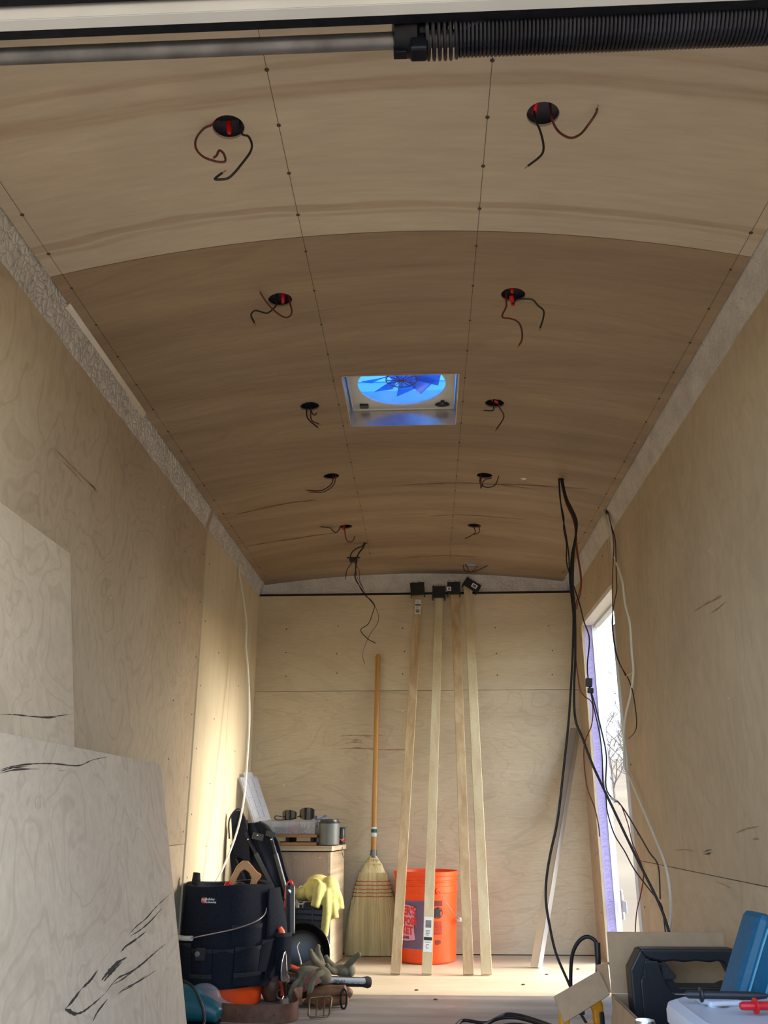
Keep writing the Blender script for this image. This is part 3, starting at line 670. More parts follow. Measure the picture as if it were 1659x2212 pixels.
# foil faced insulation showing between walls and ceiling
def stripfn(xa,za,xb,zb,y0,y1,amp):
    def fn(u,v):
        y = y0+(y1-y0)*v
        n = noise.noise(Vector((y*9,u*2,xa*7)))*amp
        return Vector((xa+(xb-xa)*u+(n if xa < 0 else -n)*math.sin(PI*u), y, za+(zb-za)*u))
    return fn
t1 = struct(obj('trim_1', MB().slab(stripfn(XL-0.001,ZW-0.01,XLC-0.002,ZC+0.004,YR,YB+0.055,0.006),6,160,(-0.01,0,0.004)), M['foil'], smooth=0.8), 'silver foil insulation strip along the left wall top', 'insulation')
t2 = struct(obj('trim_2', MB().slab(stripfn(XR+0.001,ZW-0.01,XRC+0.002,ZC+0.004,YR,YB+0.055,0.006),6,160,(0.01,0,0.004)), M['foil_fine'], smooth=0.8), 'silver foil insulation strip along the right wall top', 'insulation')
obj('tape', MB().slab(stripfn(XL+0.010,ZC-0.022,XLC+0.004,ZC+0.001,1.80,2.42,0.002),2,30,(-0.004,0,0.002)), M['foil_tape'], t1, smooth=0.8)
for (y,w) in ((3.30,0.035),(4.47,0.03)):
    obj('tape', MB().slab(stripfn(XL+0.004,ZW-0.006,XLC+0.005,ZC+0.003,y,y+w,0.004),4,3,(-0.006,0,0.002)), M['foil_tape'], t1, smooth=0.8)
for (y,w) in ((3.41,0.03),(4.46,0.035)):
    obj('tape', MB().slab(stripfn(XR-0.004,ZW-0.006,XRC-0.005,ZC+0.003,y,y+w,0.004),4,3,(0.006,0,0.002)), M['foil_tape'], t2, smooth=0.8)

# ---- header over the rear opening
hd = struct(obj('trim_3', MB().box((XL-0.065,0.920,1.716),(XR+0.088,0.939,1.99)), M['alu_paint'], bevel=0.001), 'pale aluminium header beam over the rear opening', 'beam')
obj('seal_bar', MB().box((XL-0.06,0.940,1.720),(XR+0.08,0.9575,1.752)), M['black_steel'], hd, bevel=0.001)
obj('drip_lip', MB().prism([(0.903,1.736),(0.9195,1.7165),(0.9195,1.78),(0.903,1.78)], XO-XL+0.13, Matrix.Translation((XL-0.065,0,0)) @ Matrix(((0,0,1,0),(1,0,0,0),(0,1,0,0),(0,0,0,1)))), M['aluminium'], hd)
obj('outer_cap', MB().box((XL-0.065,0.845,1.722),(XR+0.088,0.9025,1.99)), M['black_steel'], hd)
# ---- torsion spring on its shaft
SY, SZ = 0.9895, 1.735
sp = thing('torsion_spring', 'black coiled torsion spring on a steel shaft under the rear header', 'spring', (0,SY,SZ))
obj('shaft', MB().tube([(XL+0.001,SY,SZ-0.011),(XR-0.001,SY,SZ-0.011)], 0.0125, 16), M['steel_tube'], sp, smooth=0.6)
cp = []; x = 0.014; a = 0.0
while x < XR-0.03:
    k = (x-0.014)/0.05
    r = 0.0325 if k > 1 else 0.0355
    pit = 0.0060 if k > 1 else 0.0085
    cp.append((x, SY+math.cos(a)*r, SZ+math.sin(a)*r)); a += 2*PI/18; x += pit/18
obj('coil', MB().tube(cp, 0.0029, 6), M['spring_steel'], sp, smooth=0.9)
wc = MB().lathe([(0.014,-0.034),(0.030,-0.030),(0.033,-0.010),(0.033,0.004),(0.027,0.008),(0.027,0.018),(0.014,0.020)], 20, Matrix.Translation((0.0,SY,SZ)) @ Matrix.Rotation(PI/2,4,'Y'))
obj('winding_cone', wc, M['black_steel'], sp, smooth=0.5)
for s in (-1,1):
    obj('set_screw', MB().boxc((-0.022,SY+0.004,SZ+s*0.030),(0.020,0.014,0.014)), M['black_steel'], sp, bevel=0.001)
obj('end_plate', MB().boxc((0.006,SY-0.006,SZ-0.018),(0.026,0.026,0.062)), M['black_steel'], sp, bevel=0.004)
obj('bolt_head', MB().lathe([(0,0.006),(0.010,0.005),(0.012,0)], 12, Matrix.Translation((0.004,SY-0.02,SZ-0.004)) @ Matrix.Rotation(PI/2,4,'X')), M['black_steel'], sp, smooth=0.6)
for (x0,x1,g) in ((XL,XL+0.075,0),(XR-0.06,XR,1)):
    b = obj('corner_bracket', MB().box((x0,1.09,ZC+0.012),(x1,1.135,ZC+0.016)).box((x0,1.132,ZC-0.01),(x1,1.136,ZC+0.016)), M['aluminium'], bevel=0.001, loc=((x0+x1)/2,1.11,ZC))
    tag(b, 'small aluminium bracket at the %s ceiling corner near the spring shaft' % ('right' if g else 'left'), 'bracket')

# ---- ground and thicket outside the side door
def tz(x,y):
    d = min(max(0.0, 0.5*x+0.87*y-5.0), 16)
    return -0.62+0.16*d*min(d/2,1)+0.10*noise.noise(Vector((x*0.25,y*0.25,0)))*min(d/6,1)
def terr(u,v):
    x = -60+150*u; y = -60+150*v
    return Vector((x,y,tz(x,y)))
gr = struct(obj('ground', MB().grid(terr,150,150), M['ground'], smooth=1.0), 'pale dry sandy ground outside the side door', 'ground')
def tree(root, H, seed, spread):
    rnd = random.Random(seed); mb = MB()
    def br(p, d, L, r, lvl):
        pts = [p]; q = p.copy(); dd = d.copy()
        for i in range(3):
            dd = (dd+Vector((rnd.uniform(-1,1),rnd.uniform(-1,1),rnd.uniform(-0.25,0.6)))*0.22).normalized()
            q = q+dd*L/3; pts.append(q.copy())
        mb.tube(pts, [r,r*0.55], 5 if lvl < 2 else 4, 1)
        if lvl >= 4: return
        for i in range((6,4,4,4,4)[min(lvl,4)]):
            t = rnd.uniform(0.3,1.0); k = min(int(t*3),2); s = pts[k].lerp(pts[k+1], t*3-k)
            a = rnd.uniform(0,2*PI)
            nd = (dd*0.75+Vector((math.cos(a)*spread,math.sin(a)*spread,rnd.uniform(-0.15,0.55)))).normalized()
            br(s, nd, L*rnd.uniform(0.6,0.85), r*0.6, lvl+1)
    br(Vector(root), Vector((0,0,1)), H*0.30, H*0.008, 0)
    return mb
for i,(x,y,H,lab) in enumerate(((2.92,14.2,2.5,'bare leafless shrub nearest the side doorway, seen through it'),(3.75,16.9,2.8,'bare leafless shrub far behind, at the left of the thicket outside'),(2.30,17.2,2.4,'bare leafless shrub between the others in the thicket outside'),(3.10,13.2,1.6,'low bare shrub in front of the thicket outside the doorway'))):
    z = tz(x,y)-0.02
    tb = thing('bare_tree', lab, 'tree', (x,y,z), 'leafless thicket outside the doorway')
    obj('branches', tree((x,y,z),H,11+i,0.75), M['branch'], tb)

# ---- dark mineral streaks and scuffs in the veneer, lying flush on the panels
def vein(parent, pts, nrm, w, mat):
    P = catmull(pts, 6); n = len(P); vs_ = []; fs = []; nrm = Vector(nrm)
    for i,q in enumerate(P):
        t = (P[min(i+1,n-1)]-P[max(i-1,0)]).normalized(); sd = t.cross(nrm).normalized()
        k = w*math.sin(PI*min(max(i/(n-1),0.02),0.98))**0.7*random.uniform(0.3,1.0)
        vs_ += [q-sd*k+nrm*0.0003,q+sd*k+nrm*0.0003]
    for i in range(n-1): fs.append((2*i,2*i+2,2*i+3,2*i+1))
    obj('veneer_streak', MB().add(vs_,fs), mat, parent)
vs1 = plain('streak_brown', srgb(118,86,62), 0.7); vs2 = plain('streak_soft', srgb(160,132,104), 0.7)
for i,P in enumerate(CEIL_STREAKS):
    P = [(x,y,ceilz(x,y)-0.0010) for x,y,z in P]
    vein(ceiling, P, (0,0,-1), 0.006 if i%3 == 0 else 0.004, vs1 if i%2 == 0 else vs2)
for P in BACK_STREAKS: vein(wbk, P, (0,-1,0), 0.005, vs2)
for i,P in enumerate(RIGHT_STREAKS): vein(wr, P, (-1,0,0), 0.0028, plain('scuff', srgb(80,68,60), 0.8) if i in (4,5) else vs2)
for P in LEFT_STREAKS: vein(wl_, P, (1,0,0), 0.004, vs2)
# ================================================================== CEILING THINGS
# ---- roof vent with fan
VCX, VCY = (VX0+VX1)/2, (VY0+VY1)/2
vt = thing('roof_vent_fan', 'square roof vent fan with white frame and blue tinted dome', 'vent', (VCX,VCY,1.915))
fl = MB(); zt = 1.985
for (a,b) in (((VX0,VY0),(VX1,VY0+0.002)),((VX0,VY1-0.002),(VX1,VY1)),((VX0,VY0),(VX0+0.002,VY1)),((VX1-0.002,VY0),(VX1,VY1))):
    fl.box((a[0],a[1],1.909),(b[0],b[1],zt+0.06))
obj('flashing', fl, M['foil_tape'], vt)
FZ = 1.972; n = 48; R0 = 0.147; hs_ = 0.174
ring = MB()
def sq(a):
    c,s = math.cos(a),math.sin(a); k = 1/max(abs(c),abs(s)); return c*k,s*k
prof = [(R0+0.004,0.02),(R0,0.0),(R0+0.012,-0.002),(R0+0.014,-0.004),(R0+0.016,-0.002)]
vv = []; ff = []
for j in range(n):
    a = 2*PI*j/n; c,s = math.cos(a),math.sin(a); qx,qy = sq(a)
    ins = [(c*(R0+0.001),s*(R0+0.001),0.006),(c*R0,s*R0,0.0),(c*(R0+0.010),s*(R0+0.010),-0.003)]
    ins = [(min(max(x,-hs_),hs_),min(max(y,-hs_),hs_),z) for x,y,z in ins]
    out = [(qx*hs_,qy*hs_,0.0),(qx*(hs_+0.004),qy*(hs_+0.004),-0.004),(qx*(hs_+0.006),qy*(hs_+0.006),0.03)]
    for q in ins+out: vv.append(Vector((VCX+q[0],VCY+q[1],FZ+q[2])))
for j in range(n):
    for i in range(5):
        a = j*6+i; b = ((j+1)%n)*6+i; ff.append((a,b,b+1,a+1))
obj('frame', MB().add(vv,ff), M['white_plastic'], vt, smooth=0.6)
for (dx,dy,w) in ((-0.135,0.140,0.03),(-0.150,-0.145,0.03)):
    obj('screw_boss', MB().boxc((VCX+dx,VCY+dy,FZ-0.004),(w,w*0.8,0.012)), M['black_plastic'], vt, bevel=0.002)
kb = obj('knob', MB().ball((VCX+0.138,VCY+0.135,FZ-0.008),(0.026,0.011,0.008)).boxc((VCX+0.138,VCY+0.128,FZ-0.006),(0.012,0.03,0.012)), M['black_plastic'], vt, smooth=0.7)
obj('motor', MB().lathe([(0,-0.012),(0.03,-0.010),(0.040,0.0),(0.042,0.03),(0.036,0.042),(0,0.045)], 24, Matrix.Translation((VCX,VCY-0.01,2.0))), M['blade'], vt, smooth=0.6)
for j in range(12):
    a = 2*PI*j/12
    obj('grille_spoke', MB().tube([(VCX,VCY-0.01,1.982),(VCX+0.05*math.cos(a),VCY-0.01+0.05*math.sin(a),1.986)], 0.0014, 5), M['steel_tube'], vt)
obj('grille_ring', MB().tube([(VCX+0.052*math.cos(2*PI*j/28),VCY-0.01+0.052*math.sin(2*PI*j/28),1.986) for j in range(28)], 0.002, 6, closed=True), M['steel_tube'], vt, smooth=1)
for j in range(10):
    a = 2*PI*j/10+0.2
    def bl(u,v,a=a):
        r = 0.048+0.085*u; w = (0.016+0.020*u)*(v-0.5)*2
        z = 2.012-0.014*(v-0.5)*2-0.004*u
        return Vector((VCX+math.cos(a)*r-math.sin(a)*w, VCY-0.01+math.sin(a)*r+math.cos(a)*w, z))
    obj('blade', MB().slab(bl,4,3,(0,0,0.002)), M['blade'], vt, smooth=0.6)
obj('support_bar', MB().box((VCX-0.15,VCY-0.018,2.046),(VCX+0.15,VCY-0.002,2.052)), M['blade'], vt)
def dm(u,v):
    x = (u-0.5)*2; y = (v-0.5)*2
    return Vector((VCX+x*0.2,VCY+y*0.2,2.09+0.03*(1-x**4)*(1-y**4)))
dome = obj('dome', MB().slab(dm,12,12,(0,0,0.003)), M['dome'], vt, smooth=0.7)
sk = MB()
for (a,b) in (((-0.2,-0.2),(0.2,-0.197)),((-0.2,0.197),(0.2,0.2)),((-0.2,-0.2),(-0.197,0.2)),((0.197,-0.2),(0.2,0.2))):
    sk.box((VCX+a[0],VCY+a[1],1.99),(VCX+b[0],VCY+b[1],2.092))
obj('dome_skirt', sk, M['dome'], dome)

# ---- loose light wiring hanging from each round hole
def nut(parent, top, d):
    d = Vector(d).normalized(); q = d.to_track_quat('Z','Y').to_matrix().to_4x4(); q.translation = Vector(top)
    return obj('wire_nut', MB().lathe([(0.0062,0),(0.0066,0.004),(0.0058,0.012),(0.0045,0.026),(0.0030,0.028),(0,0.0285)], 10, q), M['red_nut'], parent, smooth=0.7)
HL = ['nearest the camera on the left','nearest the camera on the right','in the second row on the left','in second row right, red wire nut hanging out',
      'left of the roof vent','right of the roof vent','in the fourth row on the left','in the fourth row beside the cable bundle hole','in the fifth row on the left','in the fifth row on the right','last one before the far wall']
for i,(c,ws) in enumerate(HOLES):
    zc_ = ceilz(c[0],c[1])
    w = thing('light_wiring', 'loose wires from the ceiling hole '+HL[i], 'wires', (c[0],c[1],zc_), 'light wires in the ceiling holes')
    for k,pts in ws.items():
        col = M['brown_wire'] if k.startswith('brown') else M['black_cable']
        obj('wire', MB().tube(pts, 0.0024, 6, 4), col, w, smooth=1.0)
        a,b = Vector(pts[-1]),Vector(pts[-2]); d = (a-b).normalized()
        obj('bare_end', MB().tube([a,a+d*0.009], 0.0010, 5), M['copper'], w)
    if i == 0: nut(w,(c[0]-0.004,c[1]+0.014,zc_+0.026),(0.1,0.0,-1)); obj('driver', MB().boxc((c[0],c[1]-0.004,zc_+0.034),(0.045,0.03,0.012)), M['black_plastic'], w)
    if i == 1: nut(w,(c[0]-0.012,c[1]-0.010,zc_+0.03),(-0.15,0.5,-0.8))
    if i == 2: nut(w,(c[0]+0.006,c[1]+0.006,zc_+0.024),(0,0.1,-1))
    if i == 3: nut(w,(c[0]-0.005,c[1]+0.002,zc_-0.004),(0.15,0.05,-1)); nut(w,(c[0]-0.003,c[1]-0.006,zc_+0.03),(0,0,-1))
    if i == 5: nut(w,(c[0]-0.010,c[1]+0.0,zc_+0.02),(0.7,0,-0.6))
    if i == 8: nut(w,(c[0]-0.008,c[1]+0.004,zc_+0.012),(-0.1,0.0,-1))
# ---- junction of wires hanging by the far wall
hn = thing('wire_harness', 'tangled harness of thin black and red wires hanging before the far wall', 'wires', (-0.285,4.083,1.91))
obj('wire', MB().tube(W_M1, 0.0038, 7, 4), M['black_cable'], hn, smooth=1)
obj('wire', MB().tube(W_M2, 0.0030, 7, 4), M['black_cable'], hn, smooth=1)
cn = obj('connector', MB().boxc((-0.343,4.06,1.806),(0.040,0.022,0.022)).boxc((-0.343,4.06,1.818),(0.066,0.014,0.006)), M['black_plastic'], hn, bevel=0.002)
obj('wire', MB().tube(W_M3, 0.0021, 6, 4), M['black_cable'], hn, smooth=1)
obj('wire', MB().tube(W_M4, 0.0013, 5, 4), M['brown_wire'], hn, smooth=1)
obj('wire', MB().tube([(p[0]+0.006*math.sin(i*1.7),p[1],p[2]) for i,p in enumerate(W_M3[:8])], 0.0017, 5, 4), M['black_cable'], hn, smooth=1)
obj('wire', MB().tube(W_M5, 0.0020, 6, 4), M['black_cable'], hn, smooth=1)
obj('wire', MB().tube(W_M6, 0.0014, 5, 4), M['red_wire'], hn, smooth=1)
# ---- cable bundle by the doorway
cb = thing('cable_bundle', 'bundle of long black and red cables dropping from ceiling past doorway', 'cables', (0.548,3.163,1.86))
W_B += [(0.700,2.84,0.12),(0.690,2.83,0.008)]; W_E += [(0.69,2.85,0.12),(0.67,2.84,0.006)]; W_F += [(0.61,2.89,0.12),(0.60,2.88,0.006)]; W_W += [(0.765,W_W[-1][1]+0.01,0.12),(0.755,W_W[-1][1]+0.02,0.008)]; W_A += [(W_A[-1][0]+0.02,W_A[-1][1],0.06),(W_A[-1][0]+0.05,W_A[-1][1]-0.02,0.008)]
def up(P): return [(P[0][0],P[0][1],P[0][2]+0.006)]+list(P)
for (P,r,mt) in ((W_A,0.0042,'black_cable'),(W_B,0.0042,'black_cable'),(W_Cc,0.0024,'black_cable'),(W_Dd,0.0019,'red_wire'),(W_G,0.0024,'black_cable')):
    obj('cable', MB().tube(up(P), r, 7, 5), M[mt], cb, smooth=1)
obj('cable', MB().tube([(p[0]+0.005,p[1]+0.006,p[2]) for p in up(W_Dd)[:8]], 0.0019, 6, 5), M['red_wire'], cb, smooth=1)
obj('cable', MB().tube(W_E, 0.0021, 6, 5), M['black_cable'], cb, smooth=1)
obj('cable', MB().tube(W_F, 0.0018, 6, 5), M['red_wire'], cb, smooth=1)
p = Vector(W_Cc[11]); obj('plug', MB().boxc(p,(0.022,0.014,0.030),(0,0.1,0)).boxc(p+Vector((0.003,0,-0.028)),(0.020,0.012,0.018),(0,0.1,0)), M['black_plastic'], cb, bevel=0.002)
p = Vector(W_Cc[16]); obj('splice', MB().tube([p+Vector((-0.01,0,0.006)),p+Vector((0.012,0,-0.006))], 0.004, 6), M['white_plastic'], cb)
cw = thing('white_cable', 'white flat cable looping down beside the doorway into cardboard box', 'cable', W_W[0])
obj('cable', MB().tube(W_W, 0.0046, 8, 5), M['white_cable'], cw, smooth=1)
ck = thing('antenna_wires', 'pair of thin dark wires tied to the white cable beside doorway', 'wires', W_K[0])
obj('wire', MB().tube(W_K, 0.0021, 6, 5), M['black_cable'], ck, smooth=1)
obj('wire', MB().tube(W_K2, 0.0019, 6, 5), M['brown_wire'], ck, smooth=1)
p = Vector(W_K[0]); obj('grommet', MB().lathe([(0.004,-0.012),(0.008,-0.010),(0.008,0.010),(0.004,0.012)],10,Matrix.Translation(p+Vector((0,0,-0.004)))), M['black_plastic'], ck, smooth=0.7)
a,b = Vector(W_K[10]),Vector(W_W[9]); obj('cable_tie', MB().tube([a+Vector((-0.004,0,-0.003)),a.lerp(b,0.5),b+Vector((0.002,0,0.002))], 0.0012, 5), M['white_plastic'], ck)
lc = [(max(p[0],XL+0.008),p[1],p[2]) for p in W_L]
cl = tag(obj('hanging_cord', MB().tube(lc, 0.0042, 8, 5), M['white_cable'], smooth=1, loc=lc[0]), 'white cord hanging from left wall foil down behind the tool bucket', 'cord')
kh = obj('blank_hole_plug', MB().lathe([(0,-0.003),(0.010,-0.002),(0.013,0.001),(0.013,0.004)],12,Matrix.Translation((0.408,3.21,ceilz(0.408,3.21)))), M['foil_tape'], ceiling, smooth=0.7)
# ---- cord of the yellow tool, coil on the floor
# ================================================================== LOOSE THINGS
def frame_mat(o, xd, yd):
    xd = Vector(xd).normalized(); yd = Vector(yd); yd = (yd-xd*yd.dot(xd)).normalized(); zd = xd.cross(yd)
    m = Matrix((xd,yd,zd)).transposed().to_4x4(); m.translation = Vector(o); return m

# ---- two plywood sheets leaning on the left wall
def lean_sheet(name, label, y0, y1, xt, zt, xb, t, mat):
    d = Vector((xt-xb,0,zt)); L = d.length; d.normalize(); n = Vector((d.z,0,-d.x))   # n points into the room
    mb = MB()
    a = Vector((xb,y0,0.001)); b = a+Vector((0,y1-y0,0))
    vs_ = [a,b,b+d*L,a+d*L]; mb.add(vs_+[q-n*t for q in vs_], [(0,1,2,3),(7,6,5,4),(0,4,5,1),(1,5,6,2),(2,6,7,3),(3,7,4,0)])
    o = tag(obj(name, mb, mat, loc=(xb,(y0+y1)/2,0)), label, 'plywood')
    return o, (lambda y,s: a+Vector((0,y-y0,0))+d*s+n*0.0004), n
sa, fa, na = lean_sheet('plywood_sheet', 'taller plywood sheet leaning on the left wall behind the shorter one', 1.08, 1.99, -0.870, 1.222, -0.690, 0.011, M['sheet_a'])
sb, fb, nb = lean_sheet('plywood_sheet', 'shorter plywood sheet with dark crack streaks leaning at left foreground', 1.10, 2.612, -0.786, 0.757, -0.640, 0.011, M['sheet_b'])
def streak(parent, fn, pts, w, mat):
    # thin dark veneer crack lying on the sheet face, tapering at both ends
    P = catmull([fn(*q) for q in pts], 6); n = len(P); mb = MB(); vs_ = []; fs = []
    rnd = random.Random(int(pts[0][0]*1000))
    for i,q in enumerate(P):
        t = (P[min(i+1,n-1)]-P[max(i-1,0)]).normalized(); s = t.cross(Vector((1,0,0.2))).normalized()
        k = w*math.sin(PI*min(max(i/(n-1),0.02),0.98))**0.6*rnd.uniform(0.35,1.0)
        vs_ += [q-s*k,q+s*k]
    for i in range(n-1): fs.append((2*i,2*i+2,2*i+3,2*i+1))
    return obj('crack_streak', mb.add(vs_,fs), mat, parent)
ck_ = plain('crack_dark', srgb(54,48,44), 0.8)
ck2 = plain('crack_soft', srgb(128,116,104), 0.8)
for pts,w in (([(1.589, 0.703), (1.648, 0.713), (1.746, 0.723), (1.842, 0.728), (1.963, 0.731), (2.055, 0.749), (2.156, 0.763)],0.0022),
    ([(1.589, 0.7), (1.638, 0.709), (1.701, 0.715)],0.0018),
    ([(1.588, 0.697), (1.658, 0.707), (1.756, 0.713)],0.0022),
    ([(1.834, 0.718), (1.866, 0.718)],0.0016),
    ([(1.853, 0.715), (1.892, 0.716)],0.003),
    ([(2.592, 0.418), (2.435, 0.394), (2.347, 0.376), (2.267, 0.366), (2.201, 0.354)],0.0022),
    ([(2.487, 0.386), (2.385, 0.367), (2.302, 0.356), (2.218, 0.35)],0.003),
    ([(2.338, 0.347), (2.26, 0.339), (2.187, 0.333), (2.135, 0.325)],0.0034),
    ([(2.26, 0.339), (2.205, 0.336), (2.152, 0.33)],0.003),
    ([(2.181, 0.31), (2.114, 0.307), (2.05, 0.297), (2.012, 0.289)],0.006),
    ([(2.146, 0.305), (2.072, 0.294), (2.025, 0.285)],0.005),
    ([(2.49, 0.299), (2.359, 0.288), (2.242, 0.278), (2.154, 0.271), (2.074, 0.27)],0.0026),
    ([(2.445, 0.296), (2.318, 0.283), (2.206, 0.276), (2.107, 0.277), (2.027, 0.261)],0.0026),
    ([(1.995, 0.311), (1.951, 0.299), (1.903, 0.292)],0.004),
    ([(2.027, 0.261), (1.955, 0.254), (1.89, 0.251), (1.842, 0.26), (1.815, 0.271)],0.003),
    ([(1.903, 0.292), (1.858, 0.28), (1.815, 0.271)],0.0035),
    ([(2.388, 0.251), (2.27, 0.248), (2.165, 0.25), (2.099, 0.246)],0.002),
    ([(2.039, 0.248), (1.979, 0.236), (1.949, 0.224)],0.003),
    ([(1.815, 0.271), (1.842, 0.262), (1.865, 0.251)],0.005),
    ([(2.309, 0.252), (2.198, 0.247), (2.132, 0.248)],0.0018)):
    streak(sb, fb, pts, w, ck_)
for pts,w in (([(1.626, 0.802), (1.687, 0.808), (1.765, 0.813), (1.824, 0.818), (1.888, 0.827), (1.985, 0.843)],0.0018),([(1.765, 0.814), (1.837, 0.818), (1.888, 0.825)],0.0022)):
    streak(sa, fa, pts, w, ck_)
o = obj('filler_patch', MB().lathe([(0,0.0016),(0.008,0.0014),(0.013,0.0002)],12, frame_mat(fb(1.743,0.648),(0,1,0),nb.cross(Vector((0,1,0))))), M['ply_edge'], sb)

# ---- four pine battens leaning on the far wall, black brackets on their heads
def bar_code(parent, fn, w, h):
    obj('sticker', MB().add([fn(-w/2,0,0.0004),fn(w/2,0,0.0004),fn(w/2,h,0.0004),fn(-w/2,h,0.0004)],[(0,1,2,3)]), M['paper'], parent)
    pr = MB()
    def rect(x0,x1,y0,y1): pr.add([fn(x0,y0,0.0008),fn(x1,y0,0.0008),fn(x1,y1,0.0008),fn(x0,y1,0.0008)],[(0,1,2,3)])
    y = h*0.69
    while y < h*0.90:
        b = random.uniform(0.0006,0.0016); rect(-w*0.34,w*0.34,y,y+b); y += b+random.uniform(0.0006,0.0011)
    rect(-w*0.47,w*0.47,h*0.33,h*0.42)
    for i in range(4): rect(-w*0.3,w*(0.1+0.05*i),h*(0.47+0.045*i),h*(0.47+0.045*i)+h*0.012)
    rect(-w*0.3,w*0.3,h*0.27,h*0.285)
    n_ = 16
    for j in range(n_-4):
        a0 = 0.7+2*PI*j/n_; a1 = 0.7+2*PI*(j+1)/n_; r0,r1 = w*0.17,w*0.22
        c_ = (0,h*0.16)
        pr.add([fn(c_[0]+math.cos(a)*r,c_[1]+math.sin(a)*r,0.0008) for a,r in ((a0,r0),(a0,r1),(a1,r1),(a1,r0))],[(0,1,2,3)])
    obj('sticker_print', pr, M['ink'], parent)
BW, BT_ = 0.042, 0.018
batt = [((-0.140,3.935),(-0.026,1.735),'pine_dark','leftmost pine batten on the far wall, bar code sticker near its top'),
        ((-0.012,3.937),(0.084,1.722),'pine','second pine batten from the left, bar code sticker near its foot'),
        ((0.158,3.932),(0.168,1.738),'pine_dark','third pine batten from the left, wide pale batten without any sticker'),
        ((0.232,3.938),(0.238,1.772),'pine','rightmost pine batten on the far wall, brightest one at its foot')]
for i,((bx,by),(tx,tz),mt,lab) in enumerate(batt):
    a = Vector((bx,by+BT_/2,0.004)); b = Vector((tx,4.478 if i < 3 else 4.482,tz)); d = (b-a); L = d.length; d.normalize()
    s = Vector((1,0,0))-d*d.x; s.normalize(); n = s.cross(d)       # n roughly toward camera
    if n.y > 0: n = -n
    W = BW*(1.0,1.0,1.02,1.05)[i]
    mb = MB(); vs_ = []
    for q in (a,b):
        for (u,v) in ((-W/2,BT_/2),(W/2,BT_/2),(W/2,-BT_/2),(-W/2,-BT_/2)): vs_.append(q+s*u+n*v)
    mb.add(vs_,[(0,1,2,3),(7,6,5,4),(0,4,5,1),(1,5,6,2),(2,6,7,3),(3,7,4,0)])
    o = tag(obj('pine_batten', mb, M[mt], bevel=0.0012, loc=(a.x,a.y,0)), lab, 'wood batten', 'battens leaning on the far wall')
    if i == 0: bar_code(o, lambda x,y,e,b=b,s=s,n=n,d=d: b+s*x-d*(0.04+y)+n*(BT_/2+e), 0.030, 0.088)
    if i == 1: bar_code(o, lambda x,y,e,a=a,s=s,n=n,d=d: a+s*x+d*(0.08+y)+n*(BT_/2+e), 0.036, 0.135)
    # bracket resting over the batten head
    c = b+Vector((0,-0.004,0.0))
    th = (-0.06,0.03,0.0,0.58)[i]
    rot = Matrix.Rotation(th,4,'Y')
    dz = (0.020,0.014,0.018,0.002)[i]; dx = (-0.006,-0.002,-0.006,0.018)[i]
    br = thing('corner_bracket', ('leftmost','second from left','third from left','tilted rightmost')[i]+' black rubber block on the pine batten heads', 'block', (c.x+dx,c.y,c.z+dz), 'black blocks on the batten heads')
    Mx = Matrix.Translation((c.x+dx,c.y-0.004,c.z+dz)) @ rot
    w2 = (0.038,0.035,0.034,0.044)[i]; h2 = (0.036,0.034,0.036,0.026)[i]
    bd = MB().box((-w2,-0.014,-h2+0.004),(w2,-0.010,h2)).box((-w2,-0.014,h2-0.004),(w2,0.05,h2)).box((-w2,-0.012,-h2),(-w2+0.004,0.045,h2)).box((w2-0.004,-0.012,-h2),(w2,0.045,h2)).xf(Matrix.Translation((0,-0.008,0))).xf(Mx)
    obj('body', bd, M['black_matte'], br, bevel=0.0015)
    fr = MB()
    for k in range(26):
        u = -w2+2*w2*k/25; fr.tube([Mx@Vector((u,-0.016,h2-0.002)),Mx@Vector((u+random.uniform(-0.006,0.006),-0.012+random.uniform(0,0.02),h2+random.uniform(0.004,0.018)))],[0.0012,0.0004],4)
    f_ = obj('fringe', fr, M['black_matte'], br); f_['kind'] = 'stuff'
    if i in (2,3):
        sx = -w2*0.75 if i == 2 else w2*0.35
        obj('sticker', MB().boxc((sx,-0.0232,0.004 if i == 3 else -0.002),(0.020 if i == 2 else 0.030,0.0006,0.022 if i == 2 else 0.022)).xf(Mx), M['paper'], br)
        obj('sticker_print', MB().boxc((sx,-0.0238,0.004 if i == 3 else -0.002),(0.012 if i == 2 else 0.020,0.0006,0.014)).xf(Mx), M['label_grey'], br)

# ---- corn broom
bm_ = thing('corn_broom', 'straw corn broom with varnished wooden handle leaning on the far wall', 'broom', (-0.256,4.45,0))
hb, ht = Vector((-0.262,4.452,0.44)), Vector((-0.243,4.483,1.415))
obj('handle', MB().tube([hb-Vector((0,0,0.05)),hb.lerp(ht,0.03),hb.lerp(ht,0.5),hb.lerp(ht,0.985),ht], [0.0135,0.0135,0.0132,0.0128,0.007], 14), M['handle_wood'], bm_, smooth=0.7)
q = (ht-hb).normalized().to_track_quat('Z','Y').to_matrix().to_4x4()
q2 = q.copy(); q2.translation = hb.lerp(ht,0.105)
obj('handle_band', MB().lathe([(0.0142,-0.022),(0.0145,-0.02),(0.0145,0.02),(0.0142,0.022)],14,q2), M['paper'], bm_, smooth=0.6)
q3 = q.copy(); q3.translation = hb.lerp(ht,0.105)
obj('handle_band', MB().lathe([(0.0147,-0.004),(0.0148,-0.003),(0.0148,0.012),(0.0147,0.013)],14,q3), M['green_wire'], bm_, smooth=0.6)
q2 = q.copy(); q2.translation = hb
obj('wire_binding', MB().lathe([(0.015,-0.018),(0.0185,-0.012),(0.016,-0.006),(0.0175,0.0),(0.0155,0.008),(0.0165,0.014),(0.0148,0.02)],16,q2), M['steel_tube'], bm_, smooth=0.7)
